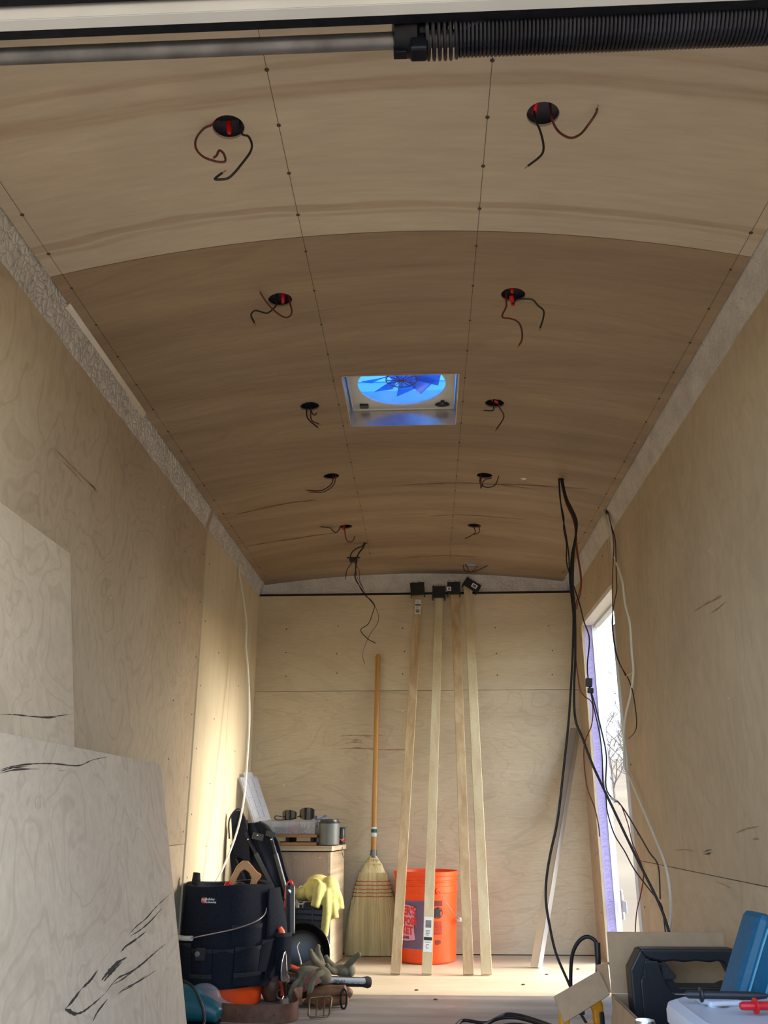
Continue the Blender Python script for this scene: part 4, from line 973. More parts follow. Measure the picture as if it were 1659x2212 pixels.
# bristle outline: (z, centre x, half width, half depth)
BP = [(0.435,-0.263,0.016,0.016),(0.415,-0.264,0.030,0.022),(0.390,-0.265,0.048,0.030),(0.350,-0.265,0.068,0.034),(0.300,-0.265,0.084,0.034),(0.240,-0.264,0.098,0.032),(0.160,-0.263,0.112,0.030),(0.080,-0.262,0.121,0.028),(0.004,-0.262,0.127,0.027)]
def bprof(z):
    for i in range(len(BP)-1):
        if BP[i][0] >= z >= BP[i+1][0]:
            t = (BP[i][0]-z)/(BP[i][0]-BP[i+1][0]); return [BP[i][k]+(BP[i+1][k]-BP[i][k])*t for k in (1,2,3)]
    return list(BP[-1][1:]) if z < BP[-1][0] else list(BP[0][1:])
YBR = 4.452
core_ = MB(); n = 28; vs_ = []; fs = []
for (z,cx,w,d) in BP:
    for j in range(n):
        a = 2*PI*j/n; c,s = math.cos(a),math.sin(a)
        c = math.copysign(abs(c)**0.7,c); s = math.copysign(abs(s)**0.7,s)
        vs_.append(Vector((cx+c*w*0.97,YBR+s*d*0.9,z)))
for i in range(len(BP)-1):
    for j in range(n): fs.append((i*n+j,i*n+(j+1)%n,(i+1)*n+(j+1)%n,(i+1)*n+j))
fs.append(tuple(range(n))); fs.append(tuple(range(len(BP)*n-1,(len(BP)-1)*n-1,-1)))
obj('straw_body', core_.add(vs_,fs), M['straw'], bm_, smooth=0.9)
stw = MB()
for k in range(900):
    a = random.uniform(0,2*PI); rr = random.uniform(0.93,1.04)
    z0 = random.choice((0.42,0.40,0.36,0.30,0.24,0.18)); z1 = random.uniform(-0.0,0.012) if random.random() < 0.75 else random.uniform(0.02,0.12)
    if z1 < 0.003: z1 = 0.003
    pts = []
    c,s = math.cos(a),math.sin(a); c = math.copysign(abs(c)**0.7,c); s = math.copysign(abs(s)**0.7,s); wob = random.uniform(-0.006,0.006)
    for t in (0,0.5,1):
        z = z0+(z1-z0)*t; cx,w,d = bprof(z); pts.append((cx+c*w*rr+wob*t,YBR+s*d*rr,z))
    stw.tube(pts,[0.0013,0.0009],3)
o = obj('bristles', stw, M['straw'], bm_); o['kind'] = 'stuff'
for z in (0.322,0.305,0.288,0.272,0.256):
    cx,w,d = bprof(z); pts = []
    for j in range(40):
        a = 2*PI*j/40; c,s = math.cos(a),math.sin(a); c = math.copysign(abs(c)**0.7,c); s = math.copysign(abs(s)**0.7,s)
        pts.append((cx+c*w*1.03,YBR+s*d*1.06,z+0.004*abs(c)*0+0.0015*math.sin(j*2.2)-0.006*(1-abs(c))*0))
    obj('stitching', MB().tube(pts,0.0016,5,closed=True), M['stitch'], bm_, smooth=1)

# ---- orange five gallon bucket behind the battens
BX, BY = -0.010, 4.330
def bucket_body(cx, cy, mat, root, z0=0.002):
    pf = [(0.0,0.0),(0.126,0.0),(0.130,0.006),(0.142,0.285),(0.1455,0.287),(0.1460,0.312),(0.142,0.314),(0.1425,0.330),(0.147,0.332),(0.147,0.336),(0.143,0.338),(0.1435,0.354),(0.149,0.356),(0.150,0.372),(0.147,0.374),(0.144,0.372),(0.1405,0.33),(0.128,0.012),(0.0,0.010)]
    return obj('body', MB().lathe(pf, 56, Matrix.Translation((cx,cy,z0))), mat, root, smooth=0.5)
bk = thing('orange_bucket', 'orange plastic bucket with printed label standing behind the battens', 'bucket', (BX,BY,0))
bucket_body(BX,BY,M['orange'],bk)
def br_(z): return 0.130+0.012*min(max((z-0.008)/0.28,0),1)
def on_bucket(th, z, e): r = br_(z)+e; return Vector((BX+r*math.sin(th),BY-r*math.cos(th),z))
def wrap_patch(name, poly, e, mat, root):
    # poly in (theta, z), triangulated on a fine strip so that it follows the curve
    bm = bmesh.new(); vs2 = [bm.verts.new((x,y,0)) for x,y in poly]; bm.faces.new(vs2)
    for k in range(1,16):
        x = min(p[0] for p in poly)+(max(p[0] for p in poly)-min(p[0] for p in poly))*k/16
        bmesh.ops.bisect_plane(bm, geom=bm.verts[:]+bm.edges[:]+bm.faces[:], plane_co=(x,0,0), plane_no=(1,0,0))
    bm.verts.index_update()
    mb = MB().add([on_bucket(v.co.x,v.co.y,e) for v in bm.verts],[tuple(v.index for v in f.verts) for f in bm.faces]); bm.free()
    return obj(name, mb, mat, root)
def wrap_text(name, s, size, th, z, e, mat, root, offset=0.0, sx=1.0, wob=0.0):
    t = text_mb(s,size,0.0,offset)
    mb = MB().add([on_bucket(th+q.x*sx/0.137, z+q.y+wob*math.sin(q.x*60), e) for q in t.v], t.f)
    return obj(name, mb, mat, root)
lab = wrap_patch('label', [(-1.45,0.062),(0.10,0.062),(0.10,0.255),(-1.45,0.255)], 0.0010, M['label_grey'], bk)
for z in (0.062,0.252): wrap_patch('label_edge', [(-1.25,z),(0.10,z),(0.10,z+0.003),(-1.25,z+0.003)], 0.0016, M['blue_item'], lab)
pk = [(-1.15,0.110),(-0.95,0.098),(-0.70,0.092),(-0.45,0.092),(-0.22,0.096),(-0.12,0.098),(-0.15,0.125),(-0.17,0.155),(-0.15,0.185),(-0.10,0.215),(-0.06,0.228),(-0.20,0.236),(-0.45,0.240),(-0.70,0.238),(-1.0,0.232),(-1.15,0.226)]
pk = [(a-0.26,z) for a,z in pk]
wrap_patch('label_outline', [(a*1.0+(0.012 if a > -0.8 else 0),z+(0.0022 if z > 0.16 else -0.0022)) for a,z in pk], 0.0018, M['ink'], lab)
wrap_patch('label_panel', pk, 0.0024, M['label_pink'], lab)
wrap_text('label_text', "HOMER'S", 0.048, -0.90, 0.213, 0.0032, M['label_red'], lab, 0.0022, 0.78, 0.001)
wrap_text('label_text', 'ALL PURPOSE', 0.040, -0.96, 0.172, 0.0032, M['label_red'], lab, 0.0022, 0.72, 0.001)
wrap_text('label_text', 'BUCKET', 0.044, -0.92, 0.134, 0.0032, M['label_red'], lab, 0.0022, 0.76, 0.001)
wrap_text('label_text', '5 GALLONS', 0.014, -0.88, 0.106, 0.0032, M['ink'], lab, 0.0006)
wrap_patch('warning_panel', [(0.22,0.236),(0.53,0.236),(0.53,0.258),(0.22,0.258)], 0.0012, M['ink_dark_red'], bk)
wr_ = MB()
for j in range(22):
    a0,a1 = 2*PI*j/22,2*PI*(j+1)/22
    wr_.add([on_bucket(0.375+math.cos(a)*r/0.137,0.208+math.sin(a)*r,0.0014) for a,r in ((a0,0.021),(a0,0.0235),(a1,0.0235),(a1,0.021))],[(0,1,2,3)])
pic = [(0.24,0.190),(0.30,0.186),(0.33,0.196),(0.37,0.186),(0.41,0.192),(0.44,0.186),(0.47,0.194),(0.46,0.212),(0.50,0.214),(0.48,0.222),(0.44,0.220),(0.42,0.230),(0.36,0.232),(0.33,0.226),(0.28,0.228),(0.25,0.218)]
wrap_patch('warning_picture', pic, 0.0013, M['ink'], bk); obj('warning_circle', wr_, M['ink'], bk)
tx = MB(); rnd = random.Random(3)
for i in range(12):
    z = 0.170-i*0.0046; t = 0.21
    while t < 0.50:
        l = rnd.uniform(0.02,0.07)
        tx.add([on_bucket(t,z,0.0013),on_bucket(min(t+l,0.52),z,0.0013),on_bucket(min(t+l,0.52),z+0.0028,0.0013),on_bucket(t,z+0.0028,0.0013)],[(0,1,2,3)]); t += l+0.012
obj('warning_text', tx, M['ink_dark_red'], bk)
wrap_patch('recycle_mark', [(0.28,0.080),(0.40,0.080),(0.40,0.098),(0.28,0.098)], 0.0013, M['ink_dark_red'], bk)
wrap_patch('recycle_mark', [(0.42,0.083),(0.46,0.083),(0.47,0.090),(0.46,0.098),(0.42,0.098)], 0.0013, M['ink_dark_red'], bk)
e0 = on_bucket(0.36,0.298,0.014)
bail = obj('bail', MB().tube([e0,e0+Vector((0.012,-0.004,-0.012)),Vector((0.078,4.200,0.252)),Vector((0.112,4.222,0.205)),Vector((0.132,4.250,0.178))],0.0018,6,4), M['steel_tube'], bk, smooth=1)
obj('bail_grip', MB().tube([(0.134,4.252,0.175),(0.158,4.318,0.171)],0.009,12), M['white_plastic'], bail, smooth=0.7)
obj('ear', MB().lathe([(0,0.008),(0.010,0.007),(0.013,0)],12, frame_mat(on_bucket(0.36,0.298,0.003),(math.cos(0.36),math.sin(0.36),0),(0,0,1)) @ Matrix.Diagonal((1,1,1,1))), M['orange'], bk, smooth=0.6)

# ---- aluminium angle leaning into the corner by the door
ca, cbv = Vector((0.462,4.130,0.006)), Vector((0.754,4.430,1.028))
d = (cbv-ca).normalized(); u = Vector((0.55,0.83,0)); u = (u-d*u.dot(d)).normalized(); w = Vector((-0.83,0.55,0)); w = (w-d*w.dot(d)).normalized()
ch = MB()
def lbox(u0,u1,w0,w1):
    vs_ = []
    for q in (ca,cbv):
        for (x,y) in ((u0,w0),(u1,w0),(u1,w1),(u0,w1)): vs_.append(q+u*x+w*y)
    ch.add(vs_,[(0,1,2,3),(7,6,5,4),(0,4,5,1),(1,5,6,2),(2,6,7,3),(3,7,4,0)])
lbox(0,0.040,0,0.002); lbox(0,0.002,0.0,0.036)
o = tag(obj('aluminium_angle', ch, M['aluminium'], loc=ca), 'long aluminium angle bar leaning in the corner beside the doorway', 'metal bar')

# ---- plywood chest in the far left corner
cx0, cy0, rz = -0.590, 4.262, 0.13
Mc = Matrix.Translation((cx0,cy0,0)) @ Matrix.Rotation(-rz,4,'Z')
chest = thing('plywood_chest', 'plywood chest with pale edged lid standing in the far left corner', 'chest', (cx0,cy0,0))
obj('front_panel', MB().box((-0.180,-0.152,0.004),(0.166,-0.140,0.462)).xf(Mc), M['cabinet'], chest)
obj('side_panel', MB().box((0.1665,-0.152,0.004),(0.180,0.118,0.462)).xf(Mc), M['ply_edge'], chest)
obj('side_panel', MB().box((-0.1935,-0.152,0.004),(-0.1805,0.118,0.462)).xf(Mc), M['cabinet'], chest)
obj('back_panel', MB().box((-0.180,0.106,0.004),(0.166,0.118,0.462)).xf(Mc), M['cabinet'], chest)
obj('bottom_panel', MB().box((-0.180,-0.139,0.004),(0.166,0.105,0.016)).xf(Mc), M['cabinet'], chest)
lid = obj('lid', MB().box((-0.200,-0.166,0.468),(0.188,0.126,0.488)).xf(Mc), M['ply_edge'], chest)
obj('latch', MB().tube([Mc@Vector(q) for q in ((0.189,0.04,0.478),(0.193,0.02,0.455),(0.192,0.06,0.43),(0.190,0.03,0.45))],0.0016,5,3), M['steel_tube'], lid)
for (x,z) in ((-0.1,0.44),(0.02,0.44),(0.13,0.44),(0.15,0.12)): screw(chest, Mc@Vector((x,-0.1526,z)), (0,-1,0), 'screw_light', 0.8)
ZT = 0.489
# slatted wooden tray on it
tr = thing('slatted_tray', 'dark stained wooden slat tray under the clear parts organizer', 'tray', (-0.63,4.20,ZT))
Mt = Matrix.Translation((-0.645,4.235,ZT)) @ Matrix.Rotation(-0.06,4,'Z')
for z0,z1 in ((0.0,0.013),(0.034,0.047)):
    for k in range(3): obj('slat', MB().box((-0.135,-0.095+0.066*k,z0),(0.150,-0.035+0.066*k,z1)).xf(Mt), M['dark_wood'], tr, bevel=0.001)
for x in (-0.12,0.005,0.12): obj('bearer', MB().box((x,-0.085,0.0132),(x+0.015,0.090,0.0338)).xf(Mt), M['black_matte'], tr)
# clear parts organizer with its lid open
ZO = ZT+0.048
og = thing('parts_organizer', 'clear plastic parts organizer with open lid and mixed hardware', 'organizer', (-0.64,4.22,ZO))
Mo = Matrix.Translation((-0.636,4.225,ZO)) @ Matrix.Rotation(-0.13,4,'Z')
ow, od, oh = 0.272, 0.150, 0.056
sh = MB().box((-ow/2,-od/2,0),(ow/2,od/2,0.002)).box((-ow/2,-od/2,0.002),(ow/2,-od/2+0.0015,oh)).box((-ow/2,od/2-0.0015,0.002),(ow/2,od/2,oh)).box((-ow/2,-od/2+0.0015,0.002),(-ow/2+0.0015,od/2-0.0015,oh)).box((ow/2-0.0015,-od/2+0.0015,0.002),(ow/2,od/2-0.0015,oh)).xf(Mo)
obj('tray', sh, M['clear_bin'], og)
for k in range(1,4): obj('divider', MB().box((-ow/2+ow*k/4.0-0.001,-od/2+0.002,0.002),(-ow/2+ow*k/4.0+0.001,od/2-0.002,oh-0.004)).xf(Mo), M['clear_bin'], og)
lidM = Mo @ Matrix.Translation((-ow/2-0.002,0,oh)) @ Matrix.Rotation(math.radians(-22),4,'Y') @ Matrix.Rotation(math.radians(-10),4,'Z')
lb = MB().box((-0.004,-od/2,0.0),(-0.002,od/2+0.02,0.215)).box((-0.012,-od/2,0.0),(-0.004,-od/2+0.0015,0.215)).box((-0.012,od/2+0.0185,0.0),(-0.004,od/2+0.02,0.215)).box((-0.012,-od/2,0.2135),(-0.004,od/2+0.02,0.215)).xf(lidM)
ol = obj('lid', lb, M['clear_lid'], og)
for r_ in range(4):
    for c_ in range(3):
        y0 = -od/2+0.012+c_*0.050; z0 = 0.018+r_*0.048
        obj('lid_cell', MB().box((-0.0015,y0,z0),(0.0005,y0+0.042,z0+0.040)).xf(lidM), M['clear_lid'], ol, bevel=0.0006)
obj('lid_tab', MB().box((-0.004,-0.03,0.2155),(-0.002,0.06,0.238)).xf(lidM), M['clear_lid'], ol)
def pile(name, c, size, n, mat, r, seed):
    rnd = random.Random(seed); mb = MB()
    for k in range(n):
        p = Mo @ Vector((c[0]+rnd.uniform(-size[0],size[0]),c[1]+rnd.uniform(-size[1],size[1]),0.004+rnd.uniform(0,1)**1.4*size[2]))
        mb.boxc(p,(r*rnd.uniform(0.8,2.4),r,r),(rnd.uniform(0,3),rnd.uniform(0,3),rnd.uniform(0,3)))
    o = obj(name, mb, mat, og); o['kind'] = 'stuff'
pile('loose_screws', (-0.102,-0.02,0), (0.028,0.05,0.016), 120, M['steel_tube'], 0.0032, 1)
pile('loose_nuts', (-0.034,-0.02,0), (0.028,0.05,0.024), 110, M['black_steel'], 0.0045, 2)
pile('loose_wire_nuts', (0.034,-0.02,0), (0.028,0.05,0.034), 110, M['red_nut'], 0.0065, 3)
pile('loose_anchors', (0.102,-0.02,0), (0.026,0.05,0.034), 70, M['board_pale'], 0.0065, 4)
# sunglasses on the organizer
sg = thing('sunglasses', 'dark wraparound sunglasses lying on the clear parts organizer', 'sunglasses', (-0.60,4.19,ZO+oh))
zb = ZO+oh+0.002
def lens(cx,cy,w,h,yaw):
    def fn(u,v):
        a = (u-0.5)*1.9; t = (v-0.5)*2
        hh = h*(1-0.45*abs((u-0.5)*2)**2.5)
        return Vector((cx+math.sin(a+yaw)*w*0.58,cy-math.cos(a+yaw)*w*0.32+0.01,zb+h*0.55+t*hh*0.5))
    return MB().slab(fn,12,6,(0,0.002,0))
obj('lens', lens(-0.630,4.185,0.074,0.044,-0.25), M['smoke_lens'], sg, smooth=0.8)
obj('lens', lens(-0.556,4.180,0.074,0.054,0.1), M['smoke_lens'], sg, smooth=0.8)
obj('bridge', MB().tube([(-0.597,4.172,zb+0.016),(-0.588,4.166,zb+0.019),(-0.579,4.168,zb+0.018)],0.0025,6,3), M['smoke_lens'], sg, smooth=1)
obj('temple_arm', MB().tube([(-0.655,4.19,zb+0.016),(-0.668,4.16,zb+0.017),(-0.695,4.145,zb+0.020),(-0.690,4.14,zb+0.004),(-0.64,4.15,zb+0.004),(-0.60,4.158,zb+0.010)],0.0022,6,4), M['smoke_lens'], sg, smooth=1)
obj('temple_arm', MB().tube([(-0.520,4.186,zb+0.02),(-0.514,4.21,zb+0.018),(-0.525,4.25,zb+0.006)],0.0022,6,4), M['smoke_lens'], sg, smooth=1)
bp = tag(obj('blue_packet', MB().slab(lambda u,v: Vector((-0.545+0.075*u,4.225+0.03*v,ZO+oh+0.003+0.016*u*(0.6+0.4*v)+0.006*math.sin(u*9))),8,4,(0,0,0.004)), M['blue_item'], smooth=0.8, loc=(-0.51,4.23,ZO+oh)), 'small bright blue packet on the organizer behind the grey canister', 'packet')
# grey canister with black lid
cn_ = thing('canister', 'grey round canister with black lid on the chest lid', 'canister', (-0.448,4.165,ZT))
obj('body', MB().lathe([(0.044,0),(0.047,0.003),(0.0475,0.092),(0.046,0.094),(0,0.094)],32,Matrix.Translation((-0.448,4.165,ZT+0.001))), M['grey_metal_can'], cn_, smooth=0.5)
obj('lid', MB().lathe([(0.0485,0.0945),(0.049,0.0995),(0.043,0.101),(0.042,0.109),(0.040,0.111),(0,0.111)],32,Matrix.Translation((-0.448,4.165,ZT+0.001))), M['black_plastic'], cn_, smooth=0.5)
# small dark spool with orange wire behind it
spo = thing('wire_spool', 'small black spool tied with orange wire behind the canister', 'spool', (-0.372,4.30,ZT))
obj('body', MB().lathe([(0.018,0),(0.019,0.003),(0.019,0.07),(0.017,0.073),(0,0.073)],18,Matrix.Translation((-0.405,4.285,ZT+0.001))), M['black_plastic'], spo, smooth=0.6)
obj('cap', MB().boxc((-0.399,4.285,ZT+0.0765),(0.052,0.03,0.004)), M['steel_tube'], spo)
obj('wire', MB().tube([(-0.424,4.275,ZT+0.028),(-0.405,4.264,ZT+0.022),(-0.388,4.272,ZT+0.027),(-0.400,4.262,ZT+0.018),(-0.386,4.270,ZT+0.014)],0.0016,5,4), M['orange_bright'], spo, smooth=1)

# ---- folded camp chair against the left wall
fc = thing('folded_camp_chair', 'folded black camp chair leaning against the left wall', 'chair', (-0.62,4.03,0))
def L2(x,z,y): return Vector((x,y,z))
tubes = [((-0.800,0.545,3.985),(-0.470,0.012,3.975)),((-0.690,0.545,3.985),(-0.505,0.012,3.965)),((-0.775,0.500,4.03),(-0.455,0.012,4.01)),((-0.725,0.52,4.02),(-0.54,0.012,4.0)),((-0.835,0.44,4.00),(-0.60,0.012,3.985)),((-0.750,0.47,4.06),(-0.50,0.012,4.05))]
for (a,b) in tubes:
    A,B = L2(*a),L2(*b)
    obj('tube', MB().tube([A,B],0.0085,10), M['black_steel'], fc, smooth=0.7)
for (a,b) in tubes[:2]:
    A,B = L2(*a),L2(*b); obj('sleeve', MB().tube([A.lerp(B,0.16),A.lerp(B,0.46)],0.0115,10), M['black_plastic'], fc, smooth=0.7)
    obj('rivet', MB().ball(A.lerp(B,0.05)+Vector((0,-0.010,0)),0.004,8,6), M['chrome'], fc, smooth=1)
obj('rivet', MB().ball((-0.742,3.972,0.535),0.004,8,6), M['chrome'], fc, smooth=1)
obj('rivet', MB().ball((-0.632,3.970,0.31),0.004,8,6), M['chrome'], fc, smooth=1)
def hump(c, s, r): return (c,s,r)
sbm = MB()
def sheetb(pts_l, pts_r, y, amp, seed):
    Lc, Rc = catmull([(p[0],y,p[1]) for p in pts_l],4), catmull([(p[0],y,p[1]) for p in pts_r],4)
    def fn(u,v):
        k = v*(len(Lc)-1); i = min(int(k),len(Lc)-2); a = Lc[i].lerp(Lc[i+1],k-i)
        k = v*(len(Rc)-1); i = min(int(k),len(Rc)-2); b = Rc[i].lerp(Rc[i+1],k-i)
        p = a.lerp(b,u); p.y += amp*math.sin(u*PI*3+seed)*0.6+amp*noise.noise(Vector((p.x*14,p.z*10,seed)))
        return p
    return MB().slab(fn,16,18,(0,0.012,0))
obj('seat_fabric', sheetb([(-0.872,0.49),(-0.866,0.42),(-0.82,0.25),(-0.75,0.10),(-0.68,0.02)],[(-0.80,0.60),(-0.77,0.50),(-0.70,0.34),(-0.62,0.18),(-0.56,0.03)],4.02,0.012,1.0), M['black_fabric'], fc, smooth=0.9)
obj('back_fabric', sheetb([(-0.795,0.585),(-0.765,0.46),(-0.72,0.36),(-0.64,0.22),(-0.58,0.05)],[(-0.730,0.590),(-0.660,0.515),(-0.62,0.40),(-0.56,0.25),(-0.50,0.05)],4.005,0.012,2.0), M['black_fabric'], fc, smooth=0.9)
obj('armrest', MB().slab(lambda u,v: Vector((-0.868+0.075*u+0.02*v,3.99+0.01*math.sin(u*PI),0.62-0.16*v+0.035*math.sin(PI*u)*(1-v)-0.04*u)),10,8,(0,0.012,0)), M['black_fabric'], fc, smooth=0.9)
obj('armrest_piping', MB().tube([(-0.868,3.986,0.52),(-0.872,3.984,0.60),(-0.835,3.984,0.645),(-0.80,3.984,0.60),(-0.79,3.984,0.56)],0.0035,6,5), M['fabric_trim'], fc, smooth=1)
obj('back_piping', MB().tube([(-0.738,3.985,0.592),(-0.70,3.984,0.572),(-0.665,3.984,0.53),(-0.645,3.984,0.50)],0.0045,6,5), M['fabric_trim'], fc, smooth=1)
obj('joint_bracket', MB().bar((-0.765,3.975,0.535),(-0.715,3.975,0.525),0.028,0.006,(0,1,0)).bar((-0.705,3.975,0.545),(-0.665,3.975,0.535),0.022,0.006,(0,1,0)), M['black_plastic'], fc, bevel=0.001)

# ---- black folding crate
KX0,KX1,KY0,KY1,KH = -0.735,-0.412,3.70,3.945,0.272
cr = thing('folding_crate', 'black plastic folding crate with ribbed sides in front of the chest', 'crate', ((KX0+KX1)/2,(KY0+KY1)/2,0))
fp = MB().box((KX0,KY0+0.004,0.003),(KX1,KY0+0.008,KH)); 
obj('front_wall', fp, M['black_plastic'], cr)
obj('back_wall', MB().box((KX0,KY1-0.008,0.003),(KX1,KY1-0.004,KH)), M['black_plastic'], cr)
for x in (KX0,KX1-0.004): obj('side_wall', MB().box((x,KY0+0.0085,0.003),(x+0.004,KY1-0.0085,KH)), M['black_plastic'], cr)
obj('base', MB().box((KX0+0.005,KY0+0.009,0.003),(KX1-0.005,KY1-0.009,0.009)), M['black_plastic'], cr)
for k,z in enumerate((KH-0.004,KH-0.022,KH-0.042,KH-0.066,KH-0.094,0.16,0.12,0.08)):
    w = KX1-KX0; dz = 0.020 if k < 5 and k else 0.0
    obj('rib', MB().tube([(KX0,KY0,z),(KX0+w*0.55,KY0-0.001,z),(KX0+w*0.72,KY0-0.001,z-dz*0.0),(KX1,KY0,z-0.006 if k else z)],0.0026,5), M['black_plastic'], cr)
for x in (KX0+0.003,KX1-0.045,KX1-0.003): obj('rib', MB().boxc((x,KY0,KH/2),(0.006,0.010,KH-0.006)), M['black_plastic'], cr)
for i in range(5):
    obj('rib', MB().bar((KX0+0.10+0.02*i,KY0+0.001,KH-0.01-0.02*i),(KX0+0.20+0.01*i,KY0+0.001,KH-0.07-0.018*i),0.004,0.004,(0,1,0)), M['black_plastic'], cr)
# things in the crate
hk = thing('hacksaw', 'hacksaw with chrome frame and cream grip upright in the crate', 'saw', (-0.53,3.84,0.012))
obj('frame', MB().tube([(-0.565,3.83,0.012),(-0.560,3.83,0.30),(-0.535,3.825,0.328),(-0.515,3.825,0.318),(-0.510,3.83,0.012)],0.004,8,4), M['chrome'], hk, smooth=0.9)
obj('grip', MB().bar((-0.533,3.815,0.015),(-0.540,3.815,0.305),0.022,0.010,(0,1,0)), M['board_pale'], hk, bevel=0.002)
obj('ring', MB().tube([(-0.520+0.02*math.cos(2*PI*j/20),3.805,0.296+0.02*math.sin(2*PI*j/20)) for j in range(20)],0.003,6,closed=True), M['white_plastic'], hk, smooth=1)
gp = thing('green_cord_coil', 'coil of dark green cord standing in the black crate', 'cord', (-0.57,3.79,0.012))
for k in range(5): obj('strand', MB().tube([(-0.585+0.006*k,3.78,0.30-0.006*k),(-0.575+0.010*k,3.78,0.26),(-0.55+0.012*k,3.785,0.014)],0.0026,6,3), M['green_wire'], gp, smooth=1)
ly = tag(obj('red_lanyard', MB().tube([(-0.592,3.80,0.016),(-0.585,3.80,0.30),(-0.575,3.795,0.355),(-0.558,3.795,0.36),(-0.548,3.80,0.335),(-0.545,3.80,0.30),(-0.55,3.81,0.016)],0.0055,6,5,flat=0.4), M['red_nut'], smooth=1, loc=(-0.57,3.80,0.012)), 'red lanyard loop sticking up above the black crate', 'strap')

# ---- yellow leather glove draped on the crate corner
yg = MB()
for c,r,rt in (((-0.440,3.80,0.345),(0.060,0.075,0.042),(0,0.3,0)),((-0.490,3.82,0.318),(0.062,0.06,0.030),(0,-0.2,0)),((-0.400,3.77,0.325),(0.042,0.06,0.060),(0,0.1,0)),((-0.385,3.735,0.285),(0.030,0.040,0.060),(0,0.1,0)),((-0.535,3.82,0.318),(0.035,0.05,0.018),(0,0.1,0)),((-0.455,3.735,0.322),(0.040,0.035,0.034),(0,0.2,0))): yg.ball(c,r,16,12,rt)
for pts,r in (([(-0.43,3.73,0.35),(-0.435,3.690,0.330),(-0.442,3.676,0.290),(-0.446,3.674,0.277)],0.020),([(-0.40,3.74,0.34),(-0.402,3.695,0.31),(-0.400,3.675,0.26),(-0.404,3.668,0.20),(-0.408,3.668,0.175)],0.017),
              ([(-0.385,3.74,0.31),(-0.378,3.70,0.28),(-0.370,3.69,0.235)],0.019),([(-0.375,3.76,0.33),(-0.358,3.73,0.30),(-0.352,3.72,0.265)],0.019),([(-0.47,3.76,0.365),(-0.44,3.72,0.36),(-0.425,3.69,0.335)],0.014),([(-0.50,3.78,0.345),(-0.47,3.73,0.335),(-0.462,3.70,0.31)],0.013)): yg.tube(pts,r,10,4)
tag(obj('work_glove', yg, M['yellow_glove'], remesh=0.0045, sm_it=3, loc=(-0.43,3.80,0.27)), 'yellow leather work glove draped over the corner of the black crate', 'glove')

# ---- black frying pan leaning on the crate
pnM = Matrix.Translation((-0.485,3.615,0.118)) @ Matrix.Rotation(math.radians(-72),4,'X') @ Matrix.Rotation(math.radians(-8),4,'Y')
pnM = Matrix.Translation((-0.487,3.622,0.120)) @ Matrix.Rotation(math.radians(74),4,'X') @ Matrix.Rotation(math.radians(8),4,'Y')
pan = thing('frying_pan', 'black frying pan with upright handle propped against the black crate', 'pan', (-0.487,3.62,0.0))
obj('bowl', MB().lathe([(0,-0.030),(0.072,-0.030),(0.086,-0.022),(0.104,0.016),(0.108,0.018),(0.110,0.016),(0.106,0.012),(0.088,-0.026),(0.074,-0.034),(0,-0.034)],40,pnM), M['pan'], pan, smooth=0.6)
hd_ = obj('handle', MB().slab(lambda u,v: Vector((-0.558+0.036*u+0.010*(1-v),3.60+0.030*v-0.006*math.sin(PI*u),0.190+0.168*v)),6,8,(0,0.012,0)), M['black_plastic'], pan, smooth=0.8, bevel=0.003)
obj('hang_hole', MB().lathe([(0.006,-0.001),(0.010,0.001),(0.006,0.002)],12,Matrix.Translation((-0.543,3.618,0.335)) @ Matrix.Rotation(PI/2,4,'X')), M['chrome'], hd_, smooth=0.8)

# ---- tool organizer bucket
OX, OY, OR = -0.722, 3.365, 0.158
ob = thing('tool_bucket', 'orange bucket wearing a black fabric tool organizer full of tools', 'tool bucket', (OX,OY,0))
bucket_body(OX,OY,M['orange'],ob)
def oc(th,z,e=0.0): r = OR+e; return Vector((OX+r*math.sin(th),OY-r*math.cos(th),z))
def cyl_panel(t0,t1,z0,z1,e0,e1,thick=0.004,bul=0.0,nu=14,nv=6):
    def fn(u,v):
        e = e0+(e1-e0)*v+bul*math.sin(PI*u)*(0.4+0.6*v)
        return oc(t0+(t1-t0)*u,z0+(z1-z0)*v,e)
    vs_ = MB(); W = nu+1
    a = [fn(i/nu,j/nv) for j in range(nv+1) for i in range(nu+1)]
    cen = Vector((OX,OY,0)); b = []
    for q in a:
        dr = Vector((q.x-OX,q.y-OY,0)).normalized(); b.append(q+dr*thick)
    K = len(a); fs = []
    for j in range(nv):
        for i in range(nu):
            q = (j*W+i,j*W+i+1,(j+1)*W+i+1,(j+1)*W+i); fs.append(q); fs.append(tuple(K+x for x in reversed(q)))
    for i in range(nu): fs.append((i+1,i,K+i,K+i+1)); t = nv*W+i; fs.append((t,t+1,K+t+1,K+t))
    for j in range(nv): t = j*W; fs.append((t,t+W,K+t+W,K+t)); t = j*W+nu; fs.append((t+W,t,K+t,K+t+W))
    return vs_.add(a+b,fs)
sl = MB(); n = 64; vs_ = []; fs = []
prz = [(0.060,-0.002),(0.075,0.004),(0.15,0.004),(0.25,0.002),(0.34,0.000),(0.374,0.001),(0.384,-0.002),(0.385,-0.010),(0.382,-0.025),(0.36,-0.027),(0.22,-0.030)]
for (z,e) in prz:
    for j in range(n):
        th = 2*PI*j/n; wv = 0.005*math.sin(th*5)+0.004*math.sin(th*3+1)
        zz = z+(0.008*math.sin(th*2+0.6) if z < 0.07 else 0)+(0.004*math.sin(th*3) if z > 0.37 else 0)
        vs_.append(oc(th,zz,e+wv*(0.8 if z > 0.3 or z < 0.08 else 0.4)))
for i in range(len(prz)-1):
    for j in range(n): fs.append((i*n+j,i*n+(j+1)%n,(i+1)*n+(j+1)%n,(i+1)*n+j))
slv = obj('fabric_sleeve', sl.add(vs_,fs), M['black_fabric'], ob, smooth=1.0)
